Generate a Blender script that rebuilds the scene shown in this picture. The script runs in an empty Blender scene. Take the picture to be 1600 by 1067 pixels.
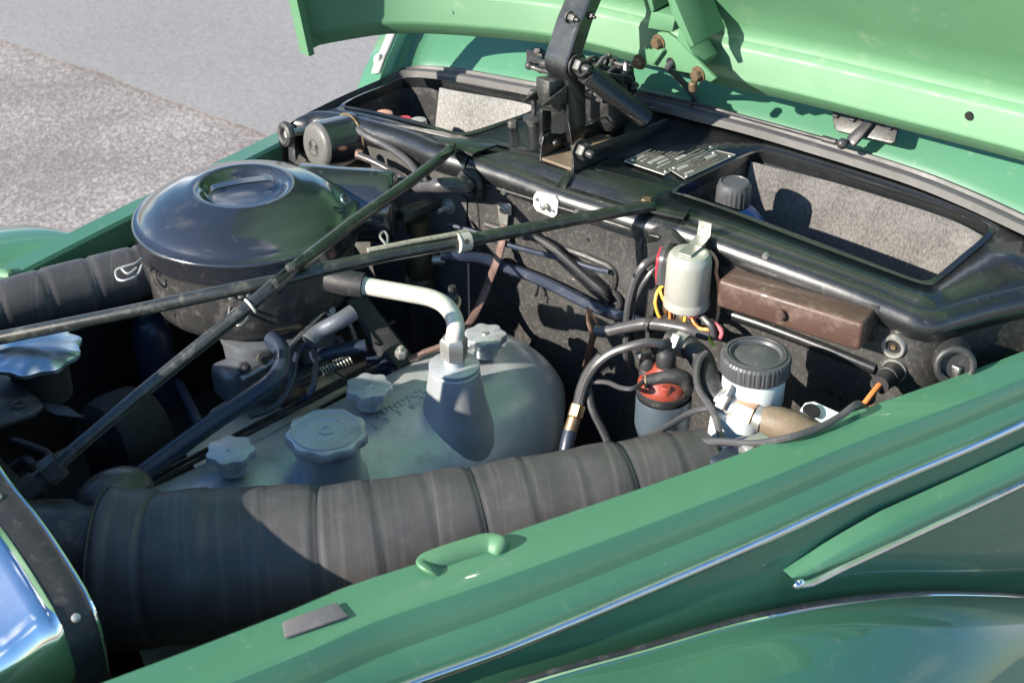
import bpy, bmesh, math, random
from mathutils import Vector, Matrix
random.seed(7)
SC = bpy.context.scene
COL = SC.collection
PI = math.pi

# ------------------------------------------------------------------ camera, sky, sun, exposure
# car axes: X towards the rear, Y towards the far side, Z up; metres
CAM = Vector((0, -1, 1.65)); PITCH = math.radians(32); FPX = 2222.0
_sx, _sy = .747, .665
FH = Vector((_sy, _sx, 0)); RT = Vector((_sx, -_sy, 0)); ZU = Vector((0, 0, 1))
FW = FH*math.cos(PITCH) - ZU*math.sin(PITCH); UP = FH*math.sin(PITCH) + ZU*math.cos(PITCH)
cd = bpy.data.cameras.new('camera'); cam = bpy.data.objects.new('camera', cd); COL.objects.link(cam)
cd.sensor_width = 36; cd.lens = FPX/1600*36; cd.clip_start = .02; cd.clip_end = 1000
cd.dof.use_dof = True; cd.dof.focus_distance = 1.40; cd.dof.aperture_fstop = 14
cam.matrix_world = Matrix(((RT.x, UP.x, -FW.x, CAM.x), (RT.y, UP.y, -FW.y, CAM.y), (RT.z, UP.z, -FW.z, CAM.z), (0, 0, 0, 1)))
SC.camera = cam
SUN = Vector((.89, -.20, -.42)).normalized()          # the way the light travels
w = bpy.data.worlds.new('World'); SC.world = w; w.use_nodes = True
nt = w.node_tree; bg = nt.nodes['Background']; sky = nt.nodes.new('ShaderNodeTexSky')
sky.sky_type = 'NISHITA'; sky.sun_disc = False; sky.dust_density = .25; sky.ozone_density = 3.2; sky.air_density = 1.0
sky.sun_elevation = math.asin(-SUN.z); sky.sun_rotation = math.atan2(-SUN.x, -SUN.y)
tcw = nt.nodes.new('ShaderNodeTexCoord'); mpw = nt.nodes.new('ShaderNodeMapping'); mpw.inputs['Scale'].default_value = (1, 1, 2.2); mpw.inputs['Location'].default_value = (3.1, 1.7, .4)
ncl = nt.nodes.new('ShaderNodeTexNoise'); ncl.inputs['Scale'].default_value = 1.7; ncl.inputs['Detail'].default_value = 7; ncl.inputs['Roughness'].default_value = .55
nt.links.new(tcw.outputs['Generated'], mpw.inputs[0]); nt.links.new(mpw.outputs[0], ncl.inputs['Vector'])
mrw = nt.nodes.new('ShaderNodeMapRange'); mrw.interpolation_type = 'SMOOTHSTEP'; mrw.inputs['From Min'].default_value = .53; mrw.inputs['From Max'].default_value = .70; nt.links.new(ncl.outputs['Fac'], mrw.inputs['Value'])
mxw = nt.nodes.new('ShaderNodeMix'); mxw.data_type = 'RGBA'; nt.links.new(mrw.outputs[0], mxw.inputs[0]); hsv = nt.nodes.new('ShaderNodeHueSaturation'); hsv.inputs['Saturation'].default_value = 1.18; nt.links.new(sky.outputs[0], hsv.inputs['Color']); nt.links.new(hsv.outputs[0], mxw.inputs[6]); mxw.inputs[7].default_value = (9.5, 9.8, 10.4, 1)
nt.links.new(mxw.outputs[2], bg.inputs[0]); bg.inputs[1].default_value = .095
sd = bpy.data.lights.new('sun', 'SUN'); so = bpy.data.objects.new('sun', sd); COL.objects.link(so)
sd.energy = 5.0; sd.angle = math.radians(.5); sd.color = (1, .92, .80)
so.rotation_euler = SUN.to_track_quat('-Z', 'Y').to_euler()
vs = SC.view_settings; vs.view_transform = 'Standard'; vs.look = 'None'; vs.exposure = 1.2; vs.gamma = 1

# ------------------------------------------------------------------ survey: sight line of a photo point cut with a plane
def sight(u, v): return FW + RT*((u-800)/FPX) + UP*((533.5-v)/FPX)
def P(u, v, z): r = sight(u, v); return CAM + r*((z-CAM.z)/r.z)
def PP(u, v, p0, n): r = sight(u, v); return CAM + r*((Vector(p0)-CAM).dot(n)/r.dot(n))
def PX(u, v, x): return PP(u, v, (x, 0, 0), Vector((1, 0, 0)))
def PY(u, v, y): return PP(u, v, (0, y, 0), Vector((0, 1, 0)))
def px(s):
    return [P(*[float(q) for q in t.split(',')]) for t in s.split()]
def V(*a): return Vector(a)
def lerp(a, b, t): return a+(b-a)*t
def spline(pts, k=6, closed=False):
    pts = [Vector(p) for p in pts]; n = len(pts)
    if n < 3 and not closed:
        return [pts[0].lerp(pts[1], i/k) for i in range(k+1)]
    out = []
    for i in range(n if closed else n-1):
        if closed: a, b, c, d = (pts[(i+j-1) % n] for j in range(4))
        else: a, b, c, d = pts[max(i-1, 0)], pts[i], pts[i+1], pts[min(i+2, n-1)]
        for j in range(k):
            t = j/k
            out.append(.5*((2*b)+(c-a)*t+(2*a-5*b+4*c-d)*t*t+(3*b-a-3*c+d)*t**3))
    if not closed: out.append(pts[-1].copy())
    return out
def resample(pts, n):
    L = [0]
    for a, b in zip(pts, pts[1:]): L.append(L[-1]+(b-a).length)
    out = []; j = 0
    for i in range(n):
        s = L[-1]*i/(n-1)
        while j < len(L)-2 and L[j+1] < s: j += 1
        t = (s-L[j])/max(L[j+1]-L[j], 1e-9); out.append(pts[j].lerp(pts[j+1], t))
    return out
def ortho(d):
    d = d.normalized(); a = ZU if abs(d.z) < .9 else Vector((1, 0, 0))
    e1 = a.cross(d).normalized(); return e1, d.cross(e1)

# ------------------------------------------------------------------ mesh collector
class MB:
    def __init__(s): s.bm = bmesh.new()
    def ring(s, pts): return [s.bm.verts.new(p) for p in pts]
    def bridge(s, a, b, closed=True):
        n = len(a)
        for i in range(n if closed else n-1):
            try: s.bm.faces.new((a[i], a[(i+1) % n], b[(i+1) % n], b[i]))
            except ValueError: pass
    def cap(s, a, rev=False):
        try: s.bm.faces.new(list(reversed(a)) if rev else a)
        except ValueError: pass
    def tube(s, pts, r, k=5, n=10, smooth=True, caps=True, flat=1.0, flatdir=None):
        pts = spline(pts, k) if smooth and len(pts) > 2 else [Vector(p) for p in pts]
        N = len(pts); rr = r if isinstance(r, (list, tuple)) else [r]*N
        if len(rr) != N:
            rr = [lerp(rr[min(int(i/(N-1)*(len(rr)-1)), len(rr)-2)], rr[min(int(i/(N-1)*(len(rr)-1))+1, len(rr)-1)], (i/(N-1)*(len(rr)-1)) % 1 if i < N-1 else 1) for i in range(N)]
        prev = None; e1 = None
        for i, p in enumerate(pts):
            d = (pts[min(i+1, N-1)]-pts[max(i-1, 0)])
            if d.length < 1e-9: d = ZU.copy()
            d.normalize()
            if e1 is None: e1, e2 = ortho(d) if flatdir is None else ((lambda f: ((f-d*f.dot(d)).normalized(), None))(Vector(flatdir)))
            else: e1 = (e1-d*e1.dot(d)).normalized()
            e2 = d.cross(e1)
            ring = s.ring([p+e1*(rr[i]*flat*math.cos(a))+e2*(rr[i]*math.sin(a)) for a in (2*PI*j/n for j in range(n))])
            if prev: s.bridge(prev, ring)
            elif caps: s.cap(ring, True)
            prev = ring
        if caps: s.cap(prev)
        return s
    def lathe(s, c, axis, prof, n=32, rfun=None):
        c = Vector(c); d = Vector(axis).normalized(); e1, e2 = ortho(d); prev = None
        for idx, (r, h) in enumerate(prof):
            if r < 1e-6: ring = [s.bm.verts.new(c+d*h)]
            else:
                ring = s.ring([c+d*h+(e1*math.cos(a)+e2*math.sin(a))*(r*(rfun(idx, a) if rfun else 1)) for a in (2*PI*j/n for j in range(n))])
            if prev:
                if len(prev) == 1 and len(ring) > 1:
                    for j in range(n): s.bm.faces.new((prev[0], ring[j], ring[(j+1) % n]))
                elif len(ring) == 1 and len(prev) > 1:
                    for j in range(n): s.bm.faces.new((prev[j], prev[(j+1) % n], ring[0]))
                elif len(ring) > 1: s.bridge(prev, ring)
            prev = ring
        return s
    def cyl(s, a, b, r, n=16, r2=None, bev=.0):
        a = Vector(a); b = Vector(b); h = (b-a).length; r2 = r if r2 is None else r2
        bv = min(bev, h*.45, r*.9, r2*.9)
        prof = [(0, 0), (r-bv, 0)]+([(r, bv), (r2, h-bv)] if bv > 0 else [(r, 0), (r2, h)])+[(r2-bv, h), (0, h)]
        if bv <= 0: prof = [(0, 0), (r, 0), (r2, h), (0, h)]
        return s.lathe(a, b-a, prof, n)
    def hexn(s, a, d, r, h, hole=0):
        a = Vector(a); d = Vector(d).normalized()
        s.lathe(a, d, [(0, 0), (r, 0), (r, h*.8), (r*.86, h), (0, h)], 6)
        if hole: s.lathe(a, d, [(0, h), (hole, h), (hole, h+hole*1.6), (hole*.7, h+hole*2), (0, h+hole*2)], 10)
        return s
    def box(s, c, sx, sy, sz, ax=None, bev=0):
        c = Vector(c); ax = ax or (V(1, 0, 0), V(0, 1, 0), V(0, 0, 1)); vs = []
        t = bmesh.new()
        for i in (-1, 1):
            for j in (-1, 1):
                for k in (-1, 1): vs.append(t.verts.new(c+ax[0]*(i*sx/2)+ax[1]*(j*sy/2)+ax[2]*(k*sz/2)))
        for f in ((0, 1, 3, 2), (4, 6, 7, 5), (0, 4, 5, 1), (2, 3, 7, 6), (0, 2, 6, 4), (1, 5, 7, 3)): t.faces.new([vs[q] for q in f])
        if bev: bmesh.ops.bevel(t, geom=t.edges[:]+t.verts[:], offset=bev, segments=3, affect='EDGES', profile=.5)
        s.add(t); return s
    def add(s, t):
        me = bpy.data.meshes.new('tmp'); t.to_mesh(me); t.free(); s.bm.from_mesh(me); bpy.data.meshes.remove(me)
    def prism(s, poly, vec, bev=0):
        t = bmesh.new(); vec = Vector(vec)
        a = [t.verts.new(p) for p in poly]; b = [t.verts.new(Vector(p)+vec) for p in poly]
        t.faces.new(list(reversed(a))); t.faces.new(b); n = len(a)
        for i in range(n): t.faces.new((a[i], a[(i+1) % n], b[(i+1) % n], b[i]))
        bmesh.ops.recalc_face_normals(t, faces=t.faces[:])
        if bev: bmesh.ops.bevel(t, geom=t.edges[:]+t.verts[:], offset=bev, segments=2, affect='EDGES', profile=.5)
        s.add(t); return s
    def loft(s, rows, closed=False, capends=False):
        prev = None; first = None
        for r in rows:
            ring = s.ring(r)
            if prev: s.bridge(prev, ring, closed)
            else: first = ring
            prev = ring
        if capends: s.cap(first, True); s.cap(prev)
        return s
    def fill(s, loops):
        es = []
        for lp in loops:
            vs = s.ring(lp)
            for i in range(len(vs)): es.append(s.bm.edges.new((vs[i], vs[(i+1) % len(vs)])))
        bmesh.ops.triangle_fill(s.bm, use_beauty=True, use_dissolve=False, edges=es)
        return s
    def ball(s, c, r, n=12, sc=(1, 1, 1)):
        m = Matrix.Translation(Vector(c)) @ Matrix.Diagonal((*[r*q for q in sc], 1))
        bmesh.ops.create_uvsphere(s.bm, u_segments=n, v_segments=max(6, n//2), radius=1, matrix=m); return s
    def torus(s, c, axis, R, r, n=28, k=8, a0=0, a1=2*PI):
        e1, e2 = ortho(Vector(axis)); full = abs(a1-a0-2*PI) < 1e-6
        pts = [Vector(c)+(e1*math.cos(a)+e2*math.sin(a))*R for a in (a0+(a1-a0)*i/n for i in range(n+1))]
        return s.tube(pts, r, n=k, smooth=False, caps=not full)
BASE = {}
def thing(name, label, cat, loc, group=None):
    o = bpy.data.objects.new(name, None); COL.objects.link(o); o.location = loc; o.empty_display_size = .05
    o['label'] = label; o['category'] = cat; BASE[o] = Vector(loc)
    if group: o['group'] = group
    return o
def part(name, m, mat, parent=None, label=None, ang=38, flatshade=False, kind=None, solid=0):
    b = BASE.get(parent, V(0, 0, 0)) if parent else V(0, 0, 0)
    bm = m.bm
    bmesh.ops.recalc_face_normals(bm, faces=bm.faces[:])
    bmesh.ops.translate(bm, verts=bm.verts[:], vec=-b)
    me = bpy.data.meshes.new(name); bm.to_mesh(me); bm.free()
    if not flatshade:
        me.shade_smooth(); me.set_sharp_from_angle(angle=math.radians(ang))
    me.materials.append(mat)
    o = bpy.data.objects.new(name, me); COL.objects.link(o)
    if parent: o.parent = parent
    BASE[o] = b
    if label: o['label'] = label
    if kind: o['kind'] = kind
    if solid:
        md = o.modifiers.new('solid', 'SOLIDIFY'); md.thickness = solid; md.offset = -1
    return o
def single(name, m, mat, label, cat, group=None, **k):
    c = V(0, 0, 0)
    for v in m.bm.verts: c += v.co
    c /= len(m.bm.verts); z = min(v.co.z for v in m.bm.verts); c.z = z
    t = bpy.data.objects.new('x', None); BASE[t] = c
    o = part(name, m, mat, None, **k) if False else None
    bmesh.ops.recalc_face_normals(m.bm, faces=m.bm.faces[:])
    bmesh.ops.translate(m.bm, verts=m.bm.verts[:], vec=-c)
    me = bpy.data.meshes.new(name); m.bm.to_mesh(me); m.bm.free()
    me.shade_smooth(); me.set_sharp_from_angle(angle=math.radians(k.get('ang', 38))); me.materials.append(mat)
    o = bpy.data.objects.new(name, me); COL.objects.link(o); o.location = c; BASE[o] = c
    bpy.data.objects.remove(t)
    o['label'] = label; o['category'] = cat
    if group: o['group'] = group
    return o

# ------------------------------------------------------------------ materials
def mat(name, col, rough=.5, metal=0, coat=0, dirt=None, bump=None, var=.12, vscale=18, rvar=.12, spec=.5, speck=None, wave=None, aniso=0):
    m = bpy.data.materials.new(name); m.use_nodes = True; N = m.node_tree.nodes; K = m.node_tree.links
    b = N['Principled BSDF']; tc = N.new('ShaderNodeTexCoord')
    def noise(sc, det=4, ro=.6):
        n = N.new('ShaderNodeTexNoise'); n.inputs['Scale'].default_value = sc; n.inputs['Detail'].default_value = det
        n.inputs['Roughness'].default_value = ro; K.new(tc.outputs['Object'], n.inputs['Vector']); return n.outputs['Fac']
    def ramp(f, a, c0, c1, b_):
        r = N.new('ShaderNodeMapRange'); r.inputs['From Min'].default_value = a; r.inputs['From Max'].default_value = b_
        r.inputs['To Min'].default_value = c0; r.inputs['To Max'].default_value = c1; K.new(f, r.inputs['Value']); return r.outputs[0]
    def mix(f, A, B):
        x = N.new('ShaderNodeMix'); x.data_type = 'RGBA'
        if isinstance(f, float): x.inputs[0].default_value = f
        else: K.new(f, x.inputs[0])
        for q, i in ((A, 6), (B, 7)):
            if isinstance(q, tuple): x.inputs[i].default_value = (*q, 1)
            else: K.new(q, x.inputs[i])
        return x.outputs[2]
    c0 = tuple(q*(1-var) for q in col); c1 = tuple(min(q*(1+var), .95) for q in col)
    c = mix(ramp(noise(vscale), .3, 0, 1, .7), c0, c1)
    r = ramp(noise(vscale*2.7, 5), .3, max(rough-rvar*rough, .02), min(rough+rvar*rough*2, 1), .7)
    if dirt:
        dc, amt, ds = dirt
        f = ramp(noise(ds, 7, .68), .62-amt*.35, 0, min(1, .35+amt), .80)
        c = mix(f, c, dc)
        ad = N.new('ShaderNodeMath'); ad.use_clamp = True; K.new(r, ad.inputs[0])
        ml = N.new('ShaderNodeMath'); ml.operation = 'MULTIPLY'; K.new(f, ml.inputs[0]); ml.inputs[1].default_value = .45; K.new(ml.outputs[0], ad.inputs[1]); r = ad.outputs[0]
    if speck:
        scl, th, scol = speck
        vo = N.new('ShaderNodeTexVoronoi'); vo.inputs['Scale'].default_value = scl; K.new(tc.outputs['Object'], vo.inputs['Vector'])
        c = mix(ramp(vo.outputs['Distance'], th*.6, 1, 0, th), c, scol)
    K.new(c, b.inputs['Base Color']); K.new(r, b.inputs['Roughness'])
    b.inputs['Metallic'].default_value = metal; b.inputs['Coat Weight'].default_value = coat; b.inputs['Coat Roughness'].default_value = .04
    b.inputs['Specular IOR Level'].default_value = spec
    h = None
    if bump: h = noise(bump[0], 6, .6); st = bump[1]
    if wave:
        wv = N.new('ShaderNodeTexWave'); wv.bands_direction = 'X'; wv.inputs['Scale'].default_value = wave[0]; wv.inputs['Distortion'].default_value = wave[2] if len(wave) > 2 else .4
        K.new(tc.outputs['Object'], wv.inputs['Vector']); h = wv.outputs['Fac']; st = wave[1]
    if h:
        bp = N.new('ShaderNodeBump'); bp.inputs['Strength'].default_value = st; bp.inputs['Distance'].default_value = .002
        K.new(h, bp.inputs['Height']); K.new(bp.outputs[0], b.inputs['Normal'])
    return m
GREEN = (.060, .178, .102)
M = {}
M['green'] = mat('green_paint', GREEN, .38, 0, 1.0, dirt=((.30, .34, .28), .05, 60), var=.05, vscale=5, rvar=.05, speck=(330, .045, (.34, .36, .30)), bump=(45, .012))
_g = M['green'].node_tree.nodes['Principled BSDF']; _g.inputs['Coat IOR'].default_value = 1.38; _g.inputs['Specular IOR Level'].default_value = .3
M['green_in'] = mat('green_inner_paint', (.085, .205, .108), .5, 0, .12, dirt=((.25, .3, .22), .10, 40), var=.05, vscale=7, bump=(220, .03))
M['black'] = mat('black_enamel', (.012, .013, .014), .30, 0, .45, dirt=((.15, .135, .115), .10, 140), var=.2, bump=(160, .05), speck=(260, .07, (.22, .2, .17)), spec=.7)
M['blackwall'] = mat('dusty_black_panel', (.029, .028, .027), .45, 0, .08, dirt=((.14, .128, .112), .30, 190), var=.25, bump=(240, .16), speck=(210, .09, (.30, .28, .25)), spec=.6)
M['dustwall'] = mat('dust_grey_panel', (.060, .058, .055), .5, 0, .05, dirt=((.15, .14, .12), .28, 160), var=.2, bump=(260, .16), speck=(210, .08, (.32, .3, .27)))
M['dustyface'] = mat('dusty_motor_face', (.105, .104, .10), .45, 0, .1, dirt=((.2, .19, .17), .25, 160), var=.15, bump=(300, .06))
M['carb'] = mat('dark_die_cast', (.15, .165, .19), .42, .4, 0, dirt=((.05, .045, .03), .3, 60), var=.15, bump=(300, .1))
M['gloss'] = mat('gloss_black_lid', (.020, .022, .028), .19, 0, .9, dirt=((.25, .23, .2), .05, 70), var=.1, spec=1.0)
M['satin'] = mat('satin_black', (.03, .03, .031), .42, 0, .2, dirt=((.20, .18, .16), .30, 55), var=.15, bump=(300, .08))
M['rubber'] = mat('black_rubber', (.022, .022, .024), .52, 0, 0, dirt=((.14, .13, .12), .25, 80), var=.2, bump=(300, .08))
M['wire'] = mat('grey_black_cable', (.062, .060, .064), .34, 0, .15, dirt=((.2, .18, .17), .22, 60), var=.2)
M['dark'] = mat('dark_bay', (.006, .006, .007), .7, dirt=((.03, .03, .028), .2, 20))
M['seal'] = mat('grey_rubber_seal', (.075, .074, .072), .5, 0, .1, dirt=((.22, .2, .18), .2, 30), var=.15)
M['chrome'] = mat('chrome', (.78, .78, .79), .07, 1, 0, var=.03, rvar=.3)
M['trim'] = mat('weathered_trim', (.72, .71, .70), .20, 1, 0, var=.05, rvar=.3)
M['steel'] = mat('dull_steel', (.42, .41, .40), .38, 1, 0, dirt=((.12, .09, .06), .25, 90), var=.15, bump=(300, .06))
M['alu'] = mat('cast_aluminium', (.45, .48, .505), .32, .38, 0, dirt=((.16, .15, .10), .30, 24), var=.14, vscale=14, bump=(420, .08), speck=(70, .035, (.10, .10, .08)), spec=.8)
M['aluplate'] = mat('aluminium_plate', (.66, .63, .54), .42, .25, 0, dirt=((.40, .29, .10), .05, 18), var=.12, bump=(300, .06))
M['cream'] = mat('cream_coated_pipe', (.62, .60, .53), .35, .1, .3, dirt=((.30, .24, .17), .16, 60), var=.06)
M['zinc'] = mat('zinc_fitting', (.46, .455, .43), .38, .75, 0, dirt=((.3, .25, .18), .15, 80), var=.08)
M['can'] = mat('grey_painted_can', (.42, .415, .37), .34, .30, .2, dirt=((.26, .22, .15), .18, 50), var=.06)
M['brown'] = mat('brown_bakelite', (.072, .040, .031), .42, 0, .15, dirt=((.20, .15, .12), .30, 55), var=.15, bump=(150, .28))
M['red'] = mat('red_brown_cap', (.27, .048, .028), .38, 0, .3, dirt=((.10, .04, .03), .25, 90), var=.12)
M['bluecan'] = mat('blue_grey_cup', (.085, .115, .145), .42, .3, .1, dirt=((.06, .06, .06), .2, 60), var=.08)
M['white'] = mat('translucent_white_tank', (.60, .66, .66), .35, 0, .3, dirt=((.35, .36, .33), .18, 40), var=.06)
M['whiteplate'] = mat('cream_painted_plate', (.70, .66, .58), .45, 0, .1, dirt=((.3, .22, .15), .2, 90), var=.05)
M['brass'] = mat('brass', (.45, .30, .17), .38, .9, 0, dirt=((.12, .07, .04), .3, 80), var=.15)
M['olddark'] = mat('tarnished_brass', (.085, .068, .042), .42, .6, 0, dirt=((.02, .02, .02), .35, 60), var=.2)
M['copper'] = mat('copper_nut', (.62, .38, .26), .4, .85, 0, dirt=((.3, .22, .16), .2, 90), var=.12)
M['rust'] = mat('rusty_bolt', (.15, .105, .065), .55, .5, 0, dirt=((.07, .045, .03), .35, 120), var=.2, bump=(400, .2))
M['braid'] = mat('braided_strap', (.16, .10, .085), .55, .2, 0, dirt=((.3, .26, .24), .2, 150), var=.3, bump=(700, .5))
M['duct'] = mat('wrapped_duct_cloth', (.056, .054, .055), .47, 0, .05, dirt=((.10, .095, .09), .15, 40), var=.2, vscale=30)
def streaks(m):         # rubbed marks running round the wrapping
    N = m.node_tree.nodes; K = m.node_tree.links; b = N['Principled BSDF']; tc = N.new('ShaderNodeTexCoord'); mp = N.new('ShaderNodeMapping'); mp.vector_type = 'TEXTURE'
    mp.inputs['Rotation'].default_value = (0, 0, math.radians(-32)); mp.inputs['Scale'].default_value = (.0075, .35, .35); K.new(tc.outputs['Object'], mp.inputs[0])
    n = N.new('ShaderNodeTexNoise'); n.inputs['Scale'].default_value = 1; n.inputs['Detail'].default_value = 5; n.inputs['Roughness'].default_value = .7; K.new(mp.outputs[0], n.inputs['Vector'])
    r = N.new('ShaderNodeMapRange'); r.inputs['From Min'].default_value = .52; r.inputs['From Max'].default_value = .80; r.inputs['To Max'].default_value = .75; K.new(n.outputs['Fac'], r.inputs['Value'])
    old = b.inputs['Base Color'].links[0].from_socket; x = N.new('ShaderNodeMix'); x.data_type = 'RGBA'; K.new(r.outputs[0], x.inputs[0]); K.new(old, x.inputs[6]); x.inputs[7].default_value = (.125, .118, .115, 1); K.new(x.outputs[2], b.inputs['Base Color'])
    bp = N.new('ShaderNodeBump'); bp.inputs['Strength'].default_value = .25; bp.inputs['Distance'].default_value = .001; K.new(n.outputs['Fac'], bp.inputs['Height']); K.new(bp.outputs[0], b.inputs['Normal'])
streaks(M['duct'])
M['hosebrown'] = mat('worn_brown_hose', (.17, .13, .09), .5, 0, 0, dirt=((.30, .22, .13), .4, 25), var=.2, bump=(200, .2))
M['bluehose'] = mat('dark_fuel_hose', (.02, .028, .05), .38, 0, .2, dirt=((.1, .1, .1), .15, 60))
M['bottleblue'] = mat('blue_bottle_plastic', (.015, .10, .36), .30, 0, .3, var=.05)
M['capgrey'] = mat('grey_screw_cap', (.06, .062, .068), .4, 0, .1, dirt=((.22, .2, .18), .2, 70))
M['oliverod'] = mat('green_black_rod', (.022, .025, .023), .33, 0, .4, dirt=((.17, .17, .14), .3, 60), var=.2, bump=(200, .08))
M['tie'] = mat('cable_tie', (.36, .35, .31), .45, 0, 0, dirt=((.15, .14, .12), .3, 100))
M['mesh'] = mat('braided_sleeve', (.40, .37, .28), .5, .4, 0, bump=(900, .6), var=.3, vscale=400)
for n_, c_ in dict(yellow=(.72, .42, .06), orange=(.68, .22, .06), pink=(.62, .14, .16), redw=(.5, .03, .05), lime=(.5, .75, .05), tan=(.55, .30, .18), brownw=(.30, .12, .06)).items():
    M[n_] = mat(n_+'_insulation', c_, .4, 0, .15, dirt=((.15, .12, .1), .15, 90))
M['etched'] = mat('etched_data_plate', (.10, .105, .09), .42, .4, 0, dirt=((.22, .21, .17), .3, 90), var=.15)
M['platelight'] = mat('plate_field', (.36, .37, .33), .45, .4, 0, dirt=((.15, .15, .12), .3, 150))
M['plateprint'] = mat('plate_print', (.16, .15, .12), .5, .3)
M['skycap'] = mat('sky_tinted_cap', (.45, .52, .58), .26, .9, 0, dirt=((.2, .25, .25), .2, 40))  # blue sky reflection is put into the base colour of the metal
M['pad'] = mat('grey_rubber_pad', (.12, .115, .12), .7, bump=(300, .2), dirt=((.2, .19, .18), .3, 40))

def carpet(name, c0, c1):
    m = bpy.data.materials.new(name); m.use_nodes = True; N = m.node_tree.nodes; K = m.node_tree.links; b = N['Principled BSDF']
    tc = N.new('ShaderNodeTexCoord'); n1 = N.new('ShaderNodeTexNoise'); n1.inputs['Scale'].default_value = 700; n1.inputs['Detail'].default_value = 6; n1.inputs['Roughness'].default_value = .75
    mp = N.new('ShaderNodeMapping'); mp.inputs['Scale'].default_value = (1, .6, .35); K.new(tc.outputs['Object'], mp.inputs[0]); K.new(mp.outputs[0], n1.inputs['Vector'])
    n2 = N.new('ShaderNodeTexNoise'); n2.inputs['Scale'].default_value = 26; n2.inputs['Detail'].default_value = 4; K.new(tc.outputs['Object'], n2.inputs['Vector'])
    ad = N.new('ShaderNodeMath'); ad.operation = 'MULTIPLY_ADD'; ad.inputs[1].default_value = .35; K.new(n2.outputs[0], ad.inputs[0]); K.new(n1.outputs[0], ad.inputs[2])
    cr = N.new('ShaderNodeValToRGB'); cr.color_ramp.elements[0].position = .50; cr.color_ramp.elements[0].color = (*c0, 1); cr.color_ramp.elements[1].position = .85; cr.color_ramp.elements[1].color = (*c1, 1)
    K.new(ad.outputs[0], cr.inputs[0]); K.new(cr.outputs[0], b.inputs['Base Color']); b.inputs['Roughness'].default_value = .85; b.inputs['Sheen Weight'].default_value = .2
    bp = N.new('ShaderNodeBump'); bp.inputs['Strength'].default_value = .8; bp.inputs['Distance'].default_value = .003; K.new(n1.outputs[0], bp.inputs['Height']); K.new(bp.outputs[0], b.inputs['Normal'])
    return m
M['carpet'] = carpet('felt_lining', (.055, .052, .050), (.22, .205, .195))
M['carpet2'] = carpet('pale_felt_lining', (.13, .127, .12), (.38, .37, .35))

def ground_mat(name, stops, scale, coarse, bumpd):
    m = bpy.data.materials.new(name); m.use_nodes = True; N = m.node_tree.nodes; K = m.node_tree.links; b = N['Principled BSDF']
    tc = N.new('ShaderNodeTexCoord')
    vo = N.new('ShaderNodeTexVoronoi'); vo.inputs['Scale'].default_value = scale; K.new(tc.outputs['Object'], vo.inputs['Vector'])
    sp = N.new('ShaderNodeSeparateColor'); K.new(vo.outputs['Color'], sp.inputs[0])
    n2 = N.new('ShaderNodeTexNoise'); n2.inputs['Scale'].default_value = coarse; n2.inputs['Detail'].default_value = 6; K.new(tc.outputs['Object'], n2.inputs['Vector'])
    n3 = N.new('ShaderNodeTexNoise'); n3.inputs['Scale'].default_value = scale*2.2; n3.inputs['Detail'].default_value = 3; K.new(tc.outputs['Object'], n3.inputs['Vector'])
    a = N.new('ShaderNodeMath'); a.operation = 'MULTIPLY_ADD'; a.inputs[1].default_value = .55; K.new(sp.outputs[0], a.inputs[0]); K.new(n3.outputs[0], a.inputs[2])
    a2 = N.new('ShaderNodeMath'); a2.operation = 'MULTIPLY_ADD'; a2.inputs[1].default_value = .5; K.new(n2.outputs[0], a2.inputs[0]); K.new(a.outputs[0], a2.inputs[2])
    cr = N.new('ShaderNodeValToRGB')
    while len(cr.color_ramp.elements) < len(stops): cr.color_ramp.elements.new(.5)
    for e, (p, c) in zip(cr.color_ramp.elements, stops): e.position = p; e.color = (*c, 1)
    dv = N.new('ShaderNodeMath'); dv.operation = 'MULTIPLY'; dv.inputs[1].default_value = .62; K.new(a2.outputs[0], dv.inputs[0]); K.new(dv.outputs[0], cr.inputs[0])
    K.new(cr.outputs[0], b.inputs['Base Color']); b.inputs['Roughness'].default_value = .85
    bp = N.new('ShaderNodeBump'); bp.inputs['Strength'].default_value = .7; bp.inputs['Distance'].default_value = bumpd; K.new(a.outputs[0], bp.inputs['Height']); K.new(bp.outputs[0], b.inputs['Normal'])
    return m
M['asphalt'] = ground_mat('coarse_asphalt', [(.30, (.13, .112, .10)), (.50, (.18, .155, .14)), (.63, (.225, .195, .177)), (.72, (.33, .29, .265)), (.86, (.60, .55, .51))], 180, 2.2, .003)
M['pave'] = ground_mat('smooth_asphalt', [(.2, (.13, .123, .115)), (.42, (.215, .204, .193)), (.55, (.245, .234, .222)), (.85, (.33, .318, .305))], 160, 1.1, .001)

# ------------------------------------------------------------------ ground
def sheet(name, poly, z, m):
    mb = MB(); mb.cap(mb.ring([V(p[0], p[1], z) for p in poly])); o = part(name, mb, m, kind='structure'); return o
sheet('ground', [(-150, -150), (150, -150), (150, 150), (-150, 150)], 0, M['asphalt'])
g0 = P(0, 62, 0); g1 = P(392, 212, 0); gd = (g1-g0).normalized(); gn = V(-gd.y, gd.x, 0)
if gn.dot(FH) < 0: gn = -gn
# ragged border of the newer surface
edge = []
for i in range(161):
    t = -14+i*.175; q = g0+gd*t+gn*(.02*math.sin(t*1.7)+.012*random.uniform(-1, 1)); edge.append((q.x, q.y))
far = [g0+gd*14+gn*60, g0-gd*14+gn*60]
sheet('pavement', edge+[(q.x, q.y) for q in far], .005, M['pave'])
for k, (u, v, a, b_) in enumerate(((25, 32, .18, .06), (245, 88, .15, .03), (160, 60, .3, .015))):
    pass

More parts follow.
